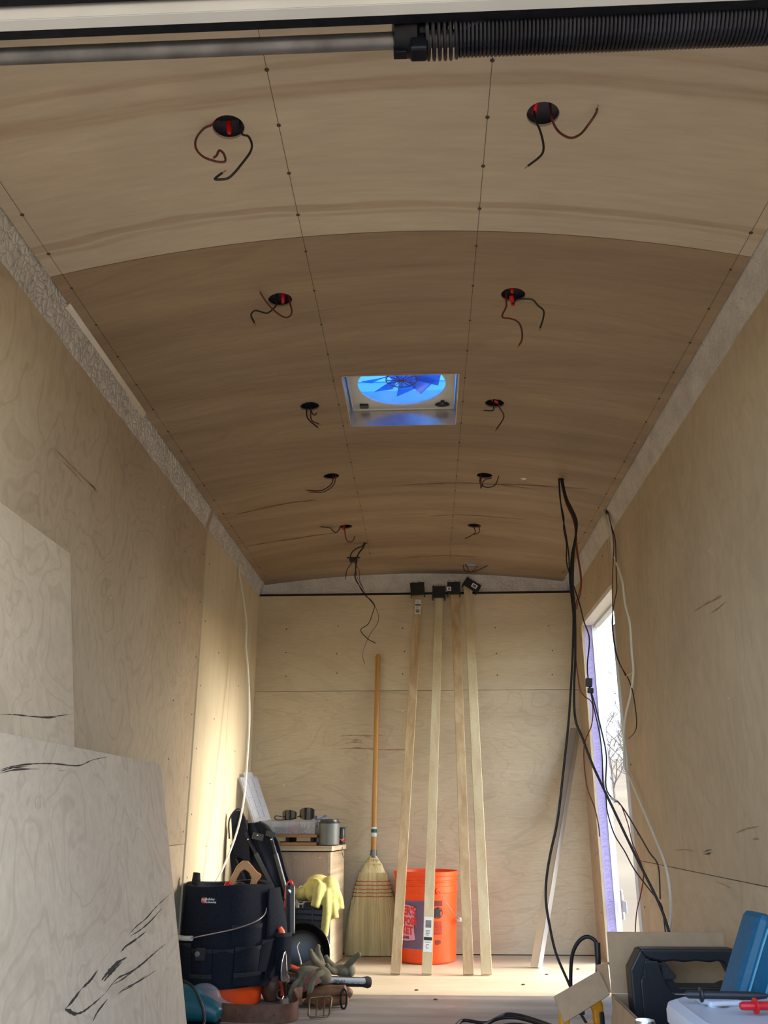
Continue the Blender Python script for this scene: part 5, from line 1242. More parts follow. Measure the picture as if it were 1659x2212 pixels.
def pocket(t0,t1,z0,z1,e0,bul,trim=True):
    o = obj('pocket', cyl_panel(t0,t1,z0,z1,e0,e0+0.010,0.004,bul), M['black_fabric'], ob, smooth=0.8)
    if trim: obj('pocket_trim', cyl_panel(t0,t1,z1-0.012,z1+0.001,e0+0.0125,e0+0.0145,0.003,bul,14,2), M['fabric_trim'], o, smooth=0.8)
    return o
pocket(-0.95,-0.52,0.085,0.205,0.006,0.008); pocket(-0.50,-0.05,0.085,0.19,0.006,0.014); pocket(-0.04,0.36,0.085,0.19,0.006,0.010)
pocket(0.38,0.92,0.095,0.195,0.007,0.014); pocket(0.94,1.40,0.11,0.21,0.008,0.014)
pocket(0.30,0.95,0.175,0.262,0.004,0.010); pocket(-0.30,0.24,0.180,0.250,0.004,0.010,False)
pocket(-0.45,-0.02,0.075,0.115,0.016,0.006); pocket(0.36,0.90,0.078,0.118,0.018,0.006)
bg_t = 0.0
obj('badge', cyl_panel(-0.38,-0.27,0.330,0.348,0.006,0.006,0.001), M['label_red'], ob)
def oc_text(name, s, size, th, z, mat, off=0.0, sx=1.0):
    t = text_mb(s,size,0.0,off); return obj(name, MB().add([oc(th+q.x*sx/OR,z+q.y,0.0085) for q in t.v], t.f), mat, ob)
oc_text('badge_text','PW',0.016,-0.325,0.339,M['paper'],0.0004,0.8)
oc_text('badge_text','Builder',0.011,-0.185,0.3435,M['paper'],0.0003,1.1); oc_text('badge_text','Toolworks',0.010,-0.180,0.334,M['paper'],0.0003,0.95)
bl_ = obj('bail', MB().tube([oc(1.12,0.308,0.010),oc(0.95,0.290,0.026),oc(0.72,0.272,0.034),oc(0.40,0.256,0.036),oc(0.12,0.245,0.036),oc(-0.20,0.233,0.034),oc(-0.44,0.224,0.032),oc(-0.5,0.222,0.030)],0.0022,6,5), M['aluminium'], ob, smooth=1)
obj('bail_grip', MB().tube([oc(-0.46,0.222,0.030),oc(-0.62,0.220,0.032),oc(-0.78,0.2195,0.032),oc(-0.95,0.219,0.032)],0.0085,10,2), M['white_plastic'], bl_, smooth=0.8)
obj('bail_loop', cyl_panel(-0.02,0.03,0.225,0.262,0.010,0.020,0.002), M['black_fabric'], ob)
# side apron standing off to the right
def apron(u,v):
    th = 1.15+0.55*u
    return oc(th,0.085+0.285*v,0.010+0.035*u*math.sin(PI*(0.2+0.8*(1-v)))+0.012*math.sin(v*5)*u)
obj('fabric_apron', MB().slab(apron,8,12,(0.006,0.0,0)), M['black_fabric'], ob, smooth=0.9)
ap = MB()
ap.slab(lambda u,v: Vector((OX+0.185+0.052*u,OY-0.05+0.02*u-0.02*math.sin(PI*u),0.09+0.135*v+0.02*u*(1-v))),8,8,(0.0,0.006,0))
pk2 = obj('pocket', ap, M['black_fabric'], ob, smooth=0.9)
obj('pocket_trim', MB().slab(lambda u,v: Vector((OX+0.184+0.054*u,OY-0.053+0.02*u-0.02*math.sin(PI*u),0.215+0.012*v)),8,2,(0,0.004,0)), M['fabric_trim'], pk2)
# tools in and on it, each a thing of its own
tm = thing('tape_measure', 'small dark grey tape measure clipped to the tool bucket front', 'tape measure', oc(-0.22,0.17,0.03))
c_ = oc(-0.24,0.176,0.036)
obj('case', MB().boxc(c_,(0.036,0.018,0.040),(0,0,-0.24)), M['fabric_trim'], tm, bevel=0.006)
obj('dial', MB().lathe([(0.006,0),(0.009,0.001),(0.006,0.002)],14,frame_mat(c_+Vector((-0.008,-0.010,0.002)),(1,0,0),(0,0,1))), M['grey_metal_can'], tm, smooth=0.8)
hs2 = thing('hand_saw', 'hand saw with tan wooden handle standing in the tool bucket', 'saw', (-0.69,3.37,0.02))
prof = [(-0.045,0.0),(-0.030,0.055),(-0.012,0.095),(0.010,0.116),(0.030,0.114),(0.048,0.094),(0.064,0.076),(0.080,0.066),(0.078,0.056),(0.066,0.040),(0.056,0.015),(0.046,-0.020),(0.022,-0.020),(0.030,0.000),(0.042,0.036),(0.044,0.052),(0.034,0.072),(0.018,0.084),(0.004,0.074),(-0.008,0.050),(-0.018,0.0)]
sM = Matrix.Translation((-0.690,3.372,0.350)) @ Matrix.Rotation(math.radians(12),4,'Z') @ Matrix.Rotation(PI/2,4,'X')
hd2 = obj('handle', MB().prism([(x*1.0,y*0.95) for x,y in prof],0.022,sM), M['saw_wood'], hs2, bevel=0.004)
obj('blade', MB().add([sM@Vector(q) for q in ((-0.050,0.012,0.010),(-0.018,0.018,0.010),(-0.022,-0.30,0.010),(-0.070,-0.30,0.010),(-0.050,0.012,0.012),(-0.018,0.018,0.012),(-0.022,-0.30,0.012),(-0.070,-0.30,0.012))],[(0,1,2,3),(7,6,5,4),(0,4,5,1),(1,5,6,2),(2,6,7,3),(3,7,4,0)]), M['aluminium'], hs2)
rs = thing('red_handled_tool', 'tool with glossy red and black grip sticking out of the tool bucket', 'tool', (-0.70,3.30,0.02))
obj('red_grip', MB().tube([(-0.722,3.285,0.03),(-0.712,3.285,0.35),(-0.702,3.285,0.388)],[0.014,0.017,0.012],12,4), M['red_plastic'], rs, smooth=1)
obj('black_grip', MB().tube([(-0.694,3.30,0.03),(-0.684,3.30,0.32),(-0.680,3.30,0.366),(-0.660,3.30,0.370),(-0.640,3.30,0.345)],[0.018,0.026,0.026,0.018,0.012],12,4), M['black_plastic'], rs, smooth=1)
bh = tag(obj('black_handled_tool', MB().tube([(-0.835,3.32,0.03),(-0.835,3.32,0.395),(-0.834,3.32,0.402)],[0.012,0.0155,0.010],12,2).ball((-0.834,3.32,0.396),(0.0158,0.0158,0.010),12,8), M['black_matte'], smooth=1, loc=(-0.835,3.32,0.02)), 'black handle sticking up at the left rim of the tool bucket', 'tool')
kn = thing('box_cutter', 'white tipped black box cutter on the right side of tool bucket', 'knife', (-0.555,3.33,0.27))
obj('grip', MB().tube([(-0.556,3.325,0.30),(-0.554,3.325,0.345)],[0.007,0.0055],8), M['black_plastic'], kn, smooth=0.8)
obj('tip', MB().tube([(-0.558,3.325,0.258),(-0.556,3.325,0.285),(-0.555,3.325,0.318)],[0.001,0.006,0.007],8,3), M['white_plastic'], kn, smooth=0.9)
oh_ = tag(obj('orange_tool', MB().tube([(OX+0.206,OY-0.026,0.12),(OX+0.203,OY-0.030,0.215),(OX+0.194,OY-0.034,0.243)],[0.010,0.014,0.007],10,3), M['orange_bright'], smooth=1, loc=(OX+0.206,OY-0.05,0.12)), 'bright orange grip of a tool in the bucket side pocket', 'tool')

# ---- bag of hardware and teal power tool on the floor by the bucket
bgm = MB()
for c,r in (((-0.81,3.13,0.045),(0.06,0.045,0.042)),((-0.74,3.14,0.050),(0.06,0.036,0.048)),((-0.70,3.13,0.03),(0.05,0.035,0.028)),((-0.67,3.15,0.022),(0.04,0.03,0.020))): bgm.ball(c,r,16,10)
tag(obj('plastic_bag', bgm, M['plastic_bag'], remesh=0.006, sm_it=2, loc=(-0.73,3.14,0)), 'crumpled clear plastic bag between tool bucket and teal power tool', 'bag')
tt_ = thing('power_sander', 'teal power tool lying on the floor behind the leaning sheet', 'power tool', (-0.76,3.02,0))
pb = MB().ball((-0.79,3.03,0.062),(0.085,0.05,0.052),18,12).tube([(-0.80,3.02,0.055),(-0.70,3.01,0.045),(-0.655,3.0,0.030)],[0.045,0.036,0.022],14,4)
obj('body', pb, M['teal_tool'], tt_, remesh=0.004, sm_it=3)
obj('base_plate', MB().boxc((-0.76,3.02,0.006),(0.20,0.09,0.010)), M['black_steel'], tt_, bevel=0.002)
obj('grip', MB().ball((-0.80,3.025,0.095),(0.062,0.030,0.020),14,8,(0,0.15,0)), M['black_matte'], tt_, smooth=1)
obj('cord', MB().tube([(-0.84,3.0,0.10),(-0.80,2.99,0.128),(-0.745,2.98,0.118),(-0.705,2.97,0.070),(-0.69,2.96,0.02),(-0.70,2.93,0.006)],0.0045,8,5), M['black_cable'], tt_, smooth=1)

# ---- leather tool belt with its pouch
tb_ = thing('leather_tool_belt', 'brown leather tool belt with brass buckle and pouch on the floor', 'tool belt', (-0.45,3.32,0))
def strap(name, pts, h, t, mat, parent=None, tilt=0.0):
    P = catmull(pts,6); n = len(P); vs_ = []; fs = []
    for i,q in enumerate(P):
        d = (P[min(i+1,n-1)]-P[max(i-1,0)]).normalized(); s = Vector((-d.y,d.x,0)); 
        if s.length < 1e-4: s = Vector((0,1,0))
        s.normalize(); upv = (Vector((0,0,1))-d*d.z).normalized(); upv = (upv*math.cos(tilt)+s*math.sin(tilt))
        for (a,b) in ((0,-t/2),(0,t/2),(h,t/2),(h,-t/2)): vs_.append(q+upv*a+s*b)
    for i in range(n-1):
        for j in range(4): fs.append((i*4+j,i*4+(j+1)%4,(i+1)*4+(j+1)%4,(i+1)*4+j))
    fs += [(3,2,1,0),tuple((n-1)*4+j for j in range(4))]
    return obj(name, MB().add(vs_,fs), mat, parent, smooth=0.7)
strap('belt', [(-0.66,3.06,0.002),(-0.58,3.045,0.002),(-0.50,3.045,0.002),(-0.445,3.065,0.002),(-0.425,3.11,0.003),(-0.440,3.16,0.012),(-0.452,3.205,0.020),(-0.43,3.24,0.02)], 0.052, 0.004, M['leather'], tb_)
for (x,y) in ((-0.60,3.045),(-0.54,3.042),(-0.49,3.043)): obj('rivet', MB().ball((x,y,0.024),0.0026,6,5), M['brass'], tb_)
strap('belt_end', [(-0.425,3.24,0.025),(-0.395,3.205,0.030),(-0.375,3.185,0.026),(-0.360,3.17,0.016)], 0.040, 0.004, M['leather'], tb_, 0.9)
bkc = Vector((-0.355,3.150,0.006))
bu = obj('buckle', MB().tube([bkc+Vector(q) for q in ((-0.032,0.0,0.050),(0.028,0.008,0.054),(0.034,0.008,0.048),(0.030,-0.02,0.006),(0.024,-0.024,0.001),(-0.030,-0.028,-0.002),(-0.037,-0.024,0.004),(-0.037,-0.004,0.044))],0.0032,8,closed=True), M['brass'], tb_, smooth=1)
for dx in (-0.012,0.012): obj('buckle_prong', MB().tube([bkc+Vector((dx,0.003,0.053)),bkc+Vector((dx,-0.028,0.000))],0.0022,6), M['brass'], bu, smooth=1)
obj('d_ring', MB().tube([Vector((-0.292,3.275,0.030))+Vector((0.010*math.cos(a),0.004*math.cos(a),0.030*math.sin(a))) for a in [2*PI*j/22 for j in range(22)]],0.0034,8,closed=True), M['black_steel'], tb_, smooth=1)
pm = MB()
for c,r,rt in (((-0.555,3.42,0.06),(0.060,0.05,0.058),None),((-0.47,3.40,0.05),(0.08,0.05,0.045),None),((-0.38,3.38,0.036),(0.07,0.035,0.034),(0,0.1,0)),((-0.325,3.36,0.030),(0.06,0.028,0.026),(0,-0.1,0))): pm.ball(c,r,16,10,rt)
obj('pouch', pm, M['leather'], tb_, remesh=0.005, sm_it=2)
strap('pouch_flap', [(-0.455,3.300,0.030),(-0.425,3.285,0.050),(-0.395,3.285,0.066),(-0.372,3.300,0.078)], 0.040, 0.006, M['leather_red'], tb_, 0.5)
obj('pouch_roll', MB().tube([(-0.42,3.34,0.036),(-0.35,3.325,0.044),(-0.290,3.315,0.052)],[0.022,0.019,0.015],10,4), M['leather_tan'], tb_, smooth=1)
obj('pouch_roll', MB().tube([(-0.40,3.33,0.018),(-0.33,3.315,0.018),(-0.280,3.31,0.020)],[0.017,0.016,0.012],10,4), M['leather_tan'], tb_, smooth=1)
obj('holster', MB().lathe([(0.030,0.0),(0.040,0.02),(0.046,0.06),(0.043,0.064),(0.036,0.02),(0.0,0.012)],16,Matrix.Translation((-0.555,3.40,0.004))), M['leather'], tb_, smooth=0.8)
obj('holster_ring', MB().tube([Vector((-0.520,3.352,0.030))+Vector((0.012*math.cos(2*PI*j/18),-0.002,0.014*math.sin(2*PI*j/18))) for j in range(18)],0.0025,6,closed=True), M['steel_tube'], tb_, smooth=1)
# hammer, head at left with claw up, handle running right
hm = thing('claw_hammer', 'claw hammer with grey grip lying across the leather tool belt', 'hammer', (-0.42,3.33,0.05))
hcl = [(-0.010,0.165),(-0.004,0.166),(0.000,0.150),(0.003,0.120),(0.006,0.095),(0.016,0.082),(0.016,0.070),(0.004,0.066),(0.003,0.050),(0.006,0.046),(0.006,0.030),(0.014,0.022),(0.016,0.002),(-0.010,0.000),(-0.013,0.022),(-0.008,0.030),(-0.010,0.050),(-0.019,0.075),(-0.021,0.105),(-0.018,0.135)]
hM = Matrix.Translation((-0.502,3.285,0.010)) @ Matrix.Rotation(math.radians(35),4,'Z') @ Matrix.Rotation(PI/2,4,'X')
obj('head', MB().prism(hcl,0.022,hM), M['chrome'], hm, bevel=0.003)
obj('face', MB().lathe([(0,-0.012),(0.0135,-0.012),(0.0145,-0.009),(0.0145,0.012),(0.011,0.018)],18,Matrix.Translation((-0.493,3.283,0.018))), M['black_steel'], hm, smooth=0.6)
hv0,hv1 = Vector((-0.495,3.30,0.082)),Vector((-0.215,3.455,0.052)); dv_ = (hv1-hv0)
hdl = obj('handle', MB().tube([hv0,hv0+dv_*0.4,hv0+dv_*0.52,hv0+dv_*0.90,hv0+dv_*0.97,hv1],[0.011,0.010,0.0165,0.0155,0.0195,0.017],14), M['black_matte'], hm, smooth=0.8)
sd = dv_.normalized(); upv = Vector((0,0,1)); upv = (upv-sd*upv.dot(sd)).normalized(); nn = sd.cross(upv)
if nn.y > 0: nn = -nn
obj('grip_inlay', MB().slab(lambda u,v: hv0+dv_*(0.46+0.46*u)+nn*(0.0178-0.004*abs(v-0.55)**2*8)+upv*((v-0.42)*0.024+0.001*math.sin(u*40)*(1-v)),24,6,nn*(-0.003)), M['hammer_grey'], hdl, smooth=0.8)
t = text_mb('DENALI',0.014,0.0,0.0004)
obj('grip_text', MB().add([hv0+dv_*0.60+sd*q.x*0.9+nn*0.0188+upv*(q.y+0.002) for q in t.v], t.f), M['ink'], hdl)
# three grey work gloves
def glove(name, label, palm, fingers, loc, mat=None):
    mb = MB()
    for c,r,rt in palm: mb.ball(c,r,14,10,rt)
    for pts,r in fingers: mb.tube(pts,[r,r*1.02,r*0.95,r*0.7],10,4); mb.ball(pts[-1],r*0.8,10,8)
    tag(obj(name, mb, mat or M['grey_glove'], remesh=0.0035, sm_it=3, loc=loc), label, 'glove', 'grey work gloves on the tool belt')
glove('work_glove','grey work glove hanging limp over the pouch, beside the hammer head',
    [((-0.415,3.365,0.092),(0.055,0.045,0.024),(0,0.15,0.2)),((-0.372,3.345,0.088),(0.032,0.03,0.028),(0,0.4,0))],
    [([(-0.445,3.34,0.085),(-0.462,3.305,0.066),(-0.474,3.29,0.040),(-0.478,3.285,0.022)],0.0125),([(-0.425,3.33,0.085),(-0.440,3.295,0.062),(-0.448,3.282,0.036),(-0.452,3.28,0.024)],0.0120),
     ([(-0.395,3.325,0.095),(-0.402,3.295,0.080),(-0.408,3.285,0.058),(-0.410,3.283,0.050)],0.0125),([(-0.37,3.33,0.100),(-0.385,3.305,0.098),(-0.403,3.292,0.082),(-0.410,3.29,0.070)],0.011)], (-0.42,3.33,0.03))
glove('work_glove','grey work glove with fingers pointing up, leaning before the frying pan',
    [((-0.402,3.43,0.100),(0.050,0.035,0.024),(0,0.2,0.1)),((-0.440,3.43,0.098),(0.035,0.03,0.018),None)],
    [([(-0.395,3.42,0.108),(-0.410,3.41,0.128),(-0.420,3.405,0.146),(-0.424,3.40,0.158)],0.0118),([(-0.385,3.43,0.115),(-0.396,3.425,0.140),(-0.402,3.42,0.158),(-0.400,3.42,0.170)],0.0118),
     ([(-0.380,3.42,0.108),(-0.395,3.405,0.118),(-0.408,3.398,0.128),(-0.414,3.394,0.138)],0.011)], (-0.41,3.43,0.08))
glove('work_glove','grey work glove lying palm down above the hammer handle',
    [((-0.322,3.475,0.088),(0.042,0.034,0.020),(0,0.25,-0.1)),((-0.29,3.48,0.085),(0.022,0.03,0.022),None)],
    [([(-0.335,3.465,0.092),(-0.355,3.455,0.108),(-0.368,3.445,0.124),(-0.372,3.44,0.134)],0.0115),([(-0.30,3.47,0.100),(-0.285,3.465,0.115),(-0.268,3.46,0.130),(-0.255,3.455,0.140)],0.0122),
     ([(-0.335,3.45,0.085),(-0.350,3.435,0.090),(-0.362,3.425,0.102),(-0.365,3.42,0.110)],0.011)], (-0.32,3.47,0.06))
sd_ = thing('red_tool_handle', 'red and black pliers handle poking out of the leather pouch', 'pliers', (-0.50,3.40,0.09))
obj('grip', MB().tube([(-0.515,3.375,0.118),(-0.485,3.372,0.112),(-0.455,3.370,0.104),(-0.445,3.37,0.106)],[0.006,0.007,0.006,0.004],8,4), M['orange_bright'], sd_, smooth=1)
obj('grip', MB().tube([(-0.515,3.377,0.108),(-0.485,3.374,0.102),(-0.460,3.372,0.096)],[0.006,0.006,0.005],8,4), M['black_plastic'], sd_, smooth=1)
wt = tag(obj('white_tie', MB().tube([(-0.478,3.50,0.175),(-0.486,3.495,0.160),(-0.480,3.49,0.140),(-0.470,3.485,0.112),(-0.468,3.48,0.098)],[0.002,0.003,0.0045,0.0045],6,5,flat=0.5), M['white_plastic'], smooth=1, loc=(-0.47,3.49,0.1)), 'white plastic tie curling up in front of the frying pan', 'tie')

# ================================================================== RIGHT FOREGROUND
# ---- cardboard box
CX0,CX1,CY0,CY1,CZ = 0.452,0.768,2.06,2.445,0.194
cbx = thing('cardboard_box', 'open cardboard box with raised back flap on the right', 'box', ((CX0+CX1)/2,(CY0+CY1)/2,0))
TH = 0.004
obj('wall', MB().box((CX0,CY1-TH,0.002),(CX1,CY1,CZ)), M['card'], cbx); obj('wall', MB().box((CX0,CY0,0.002),(CX1,CY0+TH,CZ)), M['card'], cbx)
obj('wall', MB().box((CX0,CY0+TH,0.002),(CX0+TH,CY1-TH,CZ)), M['card'], cbx); obj('wall', MB().box((CX1-TH,CY0+TH,0.002),(CX1,CY1-TH,CZ)), M['card'], cbx)
obj('bottom', MB().box((CX0+TH,CY0+TH,0.002),(CX1-TH,CY1-TH,0.006)), M['card'], cbx)
def flap(name, a,b,c,d_, t):
    a,b,c,d_ = map(Vector,(a,b,c,d_)); nrm = (b-a).cross(d_-a).normalized()*t
    return obj(name, MB().slab(lambda u,v: a.lerp(b,u).lerp(d_.lerp(c,u),v),8,4,nrm), M['card'], cbx)
flap('flap',(CX0,CY1-0.001,CZ+0.001),(CX1-0.02,CY1-0.001,CZ+0.001),(CX1-0.024,CY1+0.004,0.334),(CX0+0.002,CY1+0.004,0.334),0.004)
flap('flap',(0.321,2.38,0.140),(0.447,2.44,0.192),(0.428,2.47,0.240),(0.306,2.42,0.190),0.004)
flap('flap',(0.431,2.49,0.190),(0.452,2.445,0.196),(0.452,2.46,0.262),(0.432,2.50,0.250),0.003)
flap('flap',(CX0-0.002,CY0+0.01,CZ),(CX0-0.002,CY1-0.06,CZ),(CX0-0.030,CY1-0.09,0.10),(CX0-0.030,CY0+0.04,0.10),0.004)
# ---- black tool case standing in it
bcz = thing('black_tool_case', 'black plastic tool case with carry handle standing in the cardboard box', 'tool case', (0.62,2.35,0.007))
def pmat(y): return Matrix.Translation((0,y,0)) @ Matrix.Rotation(PI/2,4,'X')
hx0,hx1,hz0,hz1 = 0.582,0.700,0.240,0.280
outer = [(0.484,0.010),(0.758,0.010),(0.758,0.262),(0.735,0.310),(0.508,0.310),(0.480,0.266),(0.480,0.196),(0.484,0.17)]
body = MB()
body.prism([(0.484,0.010),(0.758,0.010),(0.758,hz0-0.004),(0.705,hz0-0.004),(0.690,hz0-0.010),(0.592,hz0-0.010),(0.578,hz0+0.004),(0.562,hz1),(0.535,hz1+0.004),(0.520,hz1+0.012),(0.508,0.310),(0.480,0.266),(0.480,0.196)],0.060,pmat(2.385))
obj('shell', body, M['black_plastic'], bcz, bevel=0.004)
obj('handle', MB().prism([(0.508,0.310),(0.735,0.310),(0.757,0.264),(0.757,hz0-0.003),(0.722,hz0+0.006),(0.706,hz1),(0.690,hz1+0.004),(0.672,hz1+0.001),(0.640,hz1+0.004),(0.61,hz1+0.001),(0.585,hz1+0.004),(0.562,hz1+0.001),(0.536,hz1+0.006),(0.518,hz1+0.012)],0.050,pmat(2.381)), M['black_plastic'], bcz, bevel=0.005)
obj('raised_panel', MB().prism([(0.500,0.012),(0.750,0.012),(0.750,hz0-0.020),(0.572,hz0-0.020),(0.562,hz0-0.006),(0.545,0.286),(0.514,0.286),(0.500,0.240)],0.008,pmat(2.326)), M['black_plastic'], bcz, bevel=0.003)
obj('recess', MB().prism([(0.514,0.283),(0.516,0.247),(0.502,0.247),(0.508,0.266)],0.003,pmat(2.3175)), M['fabric_trim'], bcz, bevel=0.001)
obj('recess', MB().prism([(0.552,0.283),(0.562,0.283),(0.584,0.256),(0.580,0.247),(0.553,0.247)],0.004,pmat(2.3175)), M['fabric_trim'], bcz, bevel=0.0015)
obj('latch', MB().boxc((0.479,2.36,0.155),(0.008,0.03,0.040)), M['black_plastic'], bcz, bevel=0.002)
obj('latch', MB().boxc((0.481,2.36,0.12),(0.012,0.04,0.02)), M['black_plastic'], bcz, bevel=0.002)
# ---- teal tool case leaning at the wall
TM = Matrix.Translation((0.565,1.86,0.0)) @ Matrix.Rotation(math.radians(7),4,'Z') @ Matrix.Rotation(math.radians(26),4,'Y')
tc = thing('teal_tool_case', 'teal plastic tool case tilted against the right wall', 'tool case', (0.60,1.86,0.0))
def tb2(name, lo, hi, mat, parent=tc, bev=0.006): return obj(name, MB().box(lo,hi).xf(TM), mat, parent, bevel=bev)
shell = tb2('shell',(-0.135,-0.04,0.03),(0.085,0.04,0.425),M['teal_case'],tc,0.014)
for i,x in enumerate((-0.115,-0.085)):
    obj('rib', MB().tube([TM@Vector(q) for q in ((x,-0.0405,0.05),(x,-0.0405,0.37),(x+0.004,-0.0405,0.395),(x+0.014,-0.0395,0.412))],0.0022,6,3), M['teal_rib'], tc, smooth=1)
for i in range(5):
    x = -0.048+0.026*i
    obj('rib', MB().tube([TM@Vector(q) for q in ((x,-0.0405,0.06),(x,-0.0405,0.290),(x+0.008,-0.0405,0.302))],0.0020,6,2), M['teal_rib'], tc, smooth=1)
obj('badge_panel', MB().box((-0.055,-0.044,0.315),(0.07,-0.039,0.398)).xf(TM), M['teal_case'], tc, bevel=0.004)
obj('badge_edge', MB().box((-0.058,-0.0455,0.318),(-0.050,-0.0435,0.395)).xf(TM), M['teal_rib'], tc, bevel=0.001)
obj('badge_ring', MB().tube([TM@Vector((0.05+0.026*math.cos(2*PI*j/24),-0.046,0.356+0.026*math.sin(2*PI*j/24))) for j in range(24)],0.003,6,closed=True), M['teal_rib'], tc, smooth=1)
obj('foot', MB().box((-0.12,-0.03,0.012),(0.07,0.03,0.03)).xf(TM), M['black_plastic'], tc)
# ---- clear plastic tote in front with its lid
PX0,PX1,PY0,PY1,PZ = 0.395,0.765,1.42,1.715,0.300
tp = thing('plastic_tote', 'frosted plastic tote with rounded lid in the right foreground', 'tote', ((PX0+PX1)/2,(PY0+PY1)/2,0))
def rrect(x0,x1,y0,y1,r,k=6):
    P = []
    for (cx,cy,a0) in ((x1-r,y1-r,0),(x0+r,y1-r,PI/2),(x0+r,y0+r,PI),(x1-r,y0+r,1.5*PI)):
        for j in range(k+1): a = a0+PI/2*j/k; P.append((cx+r*math.cos(a),cy+r*math.sin(a)))
    return P
obj('tub', MB().prism(rrect(PX0+0.012,PX1-0.012,PY0+0.012,PY1-0.012,0.04),PZ-0.006,Matrix.Translation((0,0,0.003))), M['frosted'], tp, smooth=0.6)
def dome_lid(u,v):
    x = PX0+(PX1-PX0)*u; y = PY0+(PY1-PY0)*v
    return Vector((x,y,0))
rl = rrect(PX0,PX1,PY0,PY1,0.07,8); vs_ = []; fs = []; n = len(rl); ccx,ccy = (PX0+PX1)/2,(PY0+PY1)/2
for (k,z) in ((1.0,-0.012),(1.0,0.006),(0.985,0.014),(0.90,0.020),(0.86,0.016),(0.84,0.016),(0.5,0.018)):
    for (x,y) in rl: vs_.append(Vector((ccx+(x-ccx)*k,ccy+(y-ccy)*k,PZ+z)))
for i in range(6):
    for j in range(n): fs.append((i*n+j,i*n+(j+1)%n,(i+1)*n+(j+1)%n,(i+1)*n+j))
fs.append(tuple(6*n+j for j in range(n))); fs.append(tuple(range(n-1,-1,-1)))
tl = obj('lid', MB().add(vs_,fs), M['frosted'], tp, smooth=0.7)
obj('lid_clip', MB().boxc((PX0+0.085,PY0+0.22,PZ+0.021),(0.06,0.05,0.010),(0,0,0.2)), M['frosted'], tl, bevel=0.004)
obj('lid_patch', MB().add([Vector(q) for q in ((PX0+0.05,PY1-0.095,PZ+0.0195),(PX0+0.10,PY1-0.06,PZ+0.0195),(PX0+0.14,PY1-0.075,PZ+0.0195),(PX0+0.08,PY1-0.11,PZ+0.0195))],[(0,1,2,3)]), M['dark_wood'], tl)  # flat brown patch on the lid top
# multimeter probes on the lid
ZP = PZ+0.0235
def probe(name,label,a,b,mat,loc,cord):
    p = thing(name,label,'probe',loc,'multimeter probes on the tote lid')
    a,b = Vector(a),Vector(b); d = (b-a).normalized()
    obj('needle', MB().tube([a,a+d*0.020],[0.0006,0.0011],6), M['chrome'], p, smooth=0.9)
    bd = obj('grip', MB().tube([a+d*0.018,a+d*0.022,a+d*0.045,a+d*0.06,b-d*0.02,b],[0.0045,0.006,0.0062,0.0062,0.0062,0.004],12), mat, p, smooth=0.8)
    q = d.to_track_quat('Z','Y').to_matrix().to_4x4(); q.translation = a+d*0.042
    obj('finger_guard', MB().lathe([(0.006,-0.003),(0.0115,-0.001),(0.0115,0.002),(0.006,0.004)],14,q), mat, bd, smooth=0.7)
    obj('lead', MB().tube([b,b+d*0.02]+[Vector(c) for c in cord],0.0022,6,4), M['black_cable'] if mat is M['black_plastic'] else mat, p, smooth=1)
probe('test_probe','black multimeter probe with steel needle lying on the tote lid',(0.408,1.640,ZP+0.008),(0.555,1.630,ZP+0.008),M['black_plastic'],(0.49,1.64,ZP),[(0.615,1.625,ZP+0.004),(0.66,1.60,ZP+0.012),(0.68,1.55,ZP+0.004)])
probe('test_probe','red multimeter probe with steel needle lying on the tote lid',(0.466,1.545,ZP+0.008),(0.620,1.560,ZP+0.008),M['red_plastic'],(0.55,1.58,ZP),[(0.67,1.585,ZP+0.004),(0.70,1.56,ZP+0.004)])
# shiny canister between tote and box
cz = thing('metal_canister', 'small chrome topped canister between tote and cardboard box', 'canister', (0.408,1.93,0))
obj('body', MB().lathe([(0.017,0.002),(0.018,0.004),(0.018,0.205),(0.016,0.21)],20,Matrix.Translation((0.418,1.93,0))), M['black_plastic'], cz, smooth=0.5)
obj('cap', MB().lathe([(0.019,0.211),(0.0195,0.214),(0.0195,0.234),(0.018,0.237),(0,0.237)],20,Matrix.Translation((0.418,1.93,0))), M['chrome'], cz, smooth=0.5)
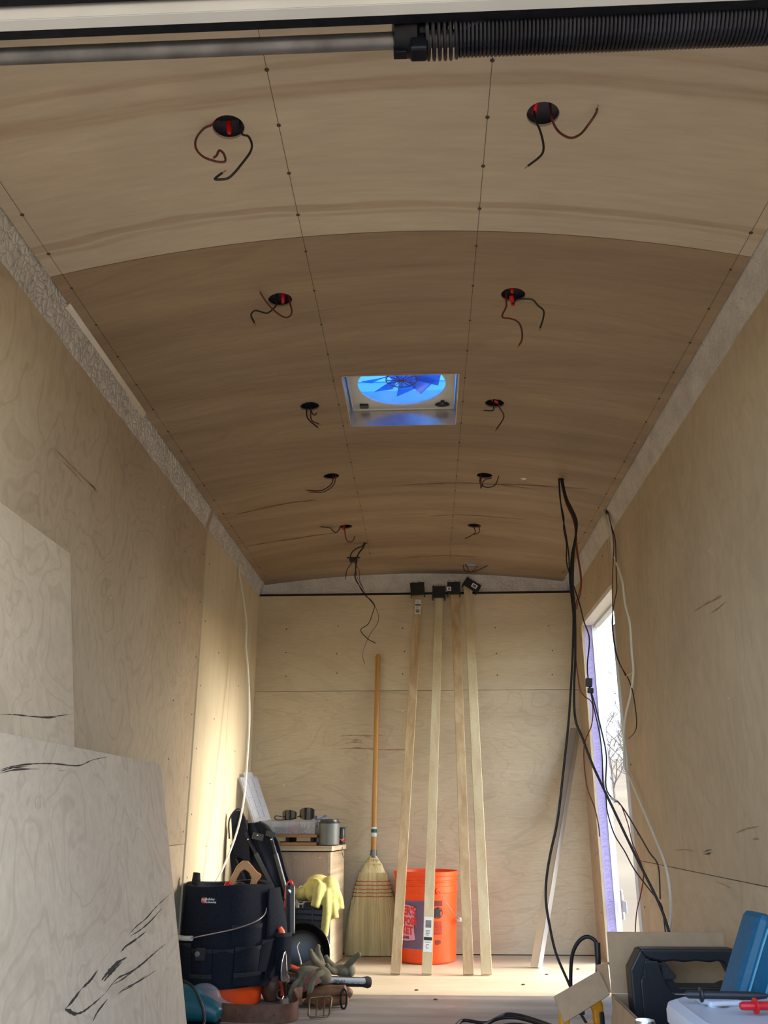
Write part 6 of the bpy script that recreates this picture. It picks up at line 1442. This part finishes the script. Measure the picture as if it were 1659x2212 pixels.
# ---- yellow power tool with black cord by the box
yt = thing('yellow_power_tool', 'yellow power tool with black cord beside the cardboard box', 'power tool', (0.38,2.60,0))
yM = Matrix.Translation((0.40,2.62,0.0)) @ Matrix.Rotation(PI/2,4,'X')
loop = [(-0.060,0.004),(0.052,0.004),(0.056,0.060),(0.054,0.150),(0.040,0.170),(-0.040,0.150),(-0.060,0.120)]
hole_ = [(-0.034,0.105),(-0.030,0.125),(0.018,0.140),(0.026,0.130),(0.026,0.100),(-0.02,0.095)]
obj('housing', MB().prism([(-0.060,0.004),(0.052,0.004),(0.054,0.098),(0.026,0.098),(-0.02,0.092),(-0.034,0.098),(-0.062,0.090)],0.045,yM), M['yellow_tool'], yt, bevel=0.005)
obj('handle', MB().prism([(0.054,0.0985),(0.054,0.150),(0.040,0.170),(-0.040,0.150),(-0.060,0.120),(-0.062,0.091),(-0.0345,0.0985),(-0.034,0.110),(-0.030,0.125),(0.018,0.140),(0.028,0.130),(0.028,0.0985)],0.036,Matrix.Translation((0,-0.004,0)) @ yM), M['yellow_tool'], yt, bevel=0.006)
obj('trigger', MB().boxc((0.39,2.59,0.128),(0.03,0.02,0.014)), M['black_plastic'], yt, bevel=0.003)
obj('grip_pad', MB().boxc((0.448,2.598,0.075),(0.014,0.040,0.11)), M['black_plastic'], yt, bevel=0.004)
obj('cord', MB().tube(W_LOOP,0.0052,8,5), M['black_cable'], yt, smooth=1)
p = Vector(W_LOOP[6]); obj('cord_guard', MB().tube([p+Vector((0.001,0,0.008)),p+Vector((-0.002,-0.006,-0.05)),Vector(W_LOOP[-1])],[0.0085,0.0075,0.0085],10,3), M['black_plastic'], yt, smooth=0.9)
# power cord coiled on the floor
pc = thing('extension_lead', 'black extension lead lying in loops on the floor by yellow tool', 'cord', (0.25,3.10,0))
def fz(P,z=0.0058): return [(x,y,z+dz) for x,y,dz in P]
obj('cord', MB().tube(fz([(0.05,2.90,0),(0.078,3.02,0),(0.105,3.085,0.002),(0.17,3.06,0.0),(0.215,3.10,0.008),(0.245,3.13,0.012),(0.29,3.115,0.01),(0.345,3.05,0.006),(0.39,2.98,0.002)]),0.0052,8,5), M['black_cable'], pc, smooth=1)
obj('cord', MB().tube(fz([(0.13,2.95,0),(0.175,3.04,0.002),(0.215,3.075,0.010),(0.27,3.075,0.012),(0.33,3.02,0.008),(0.39,2.94,0.002)]),0.0052,8,5), M['black_cable'], pc, smooth=1)
obj('cord', MB().tube(fz([(0.15,2.90,0),(0.20,3.0,0.0),(0.26,3.03,0.003),(0.32,2.99,0.002),(0.39,2.90,0)]),0.0052,8,5), M['black_cable'], pc, smooth=1)
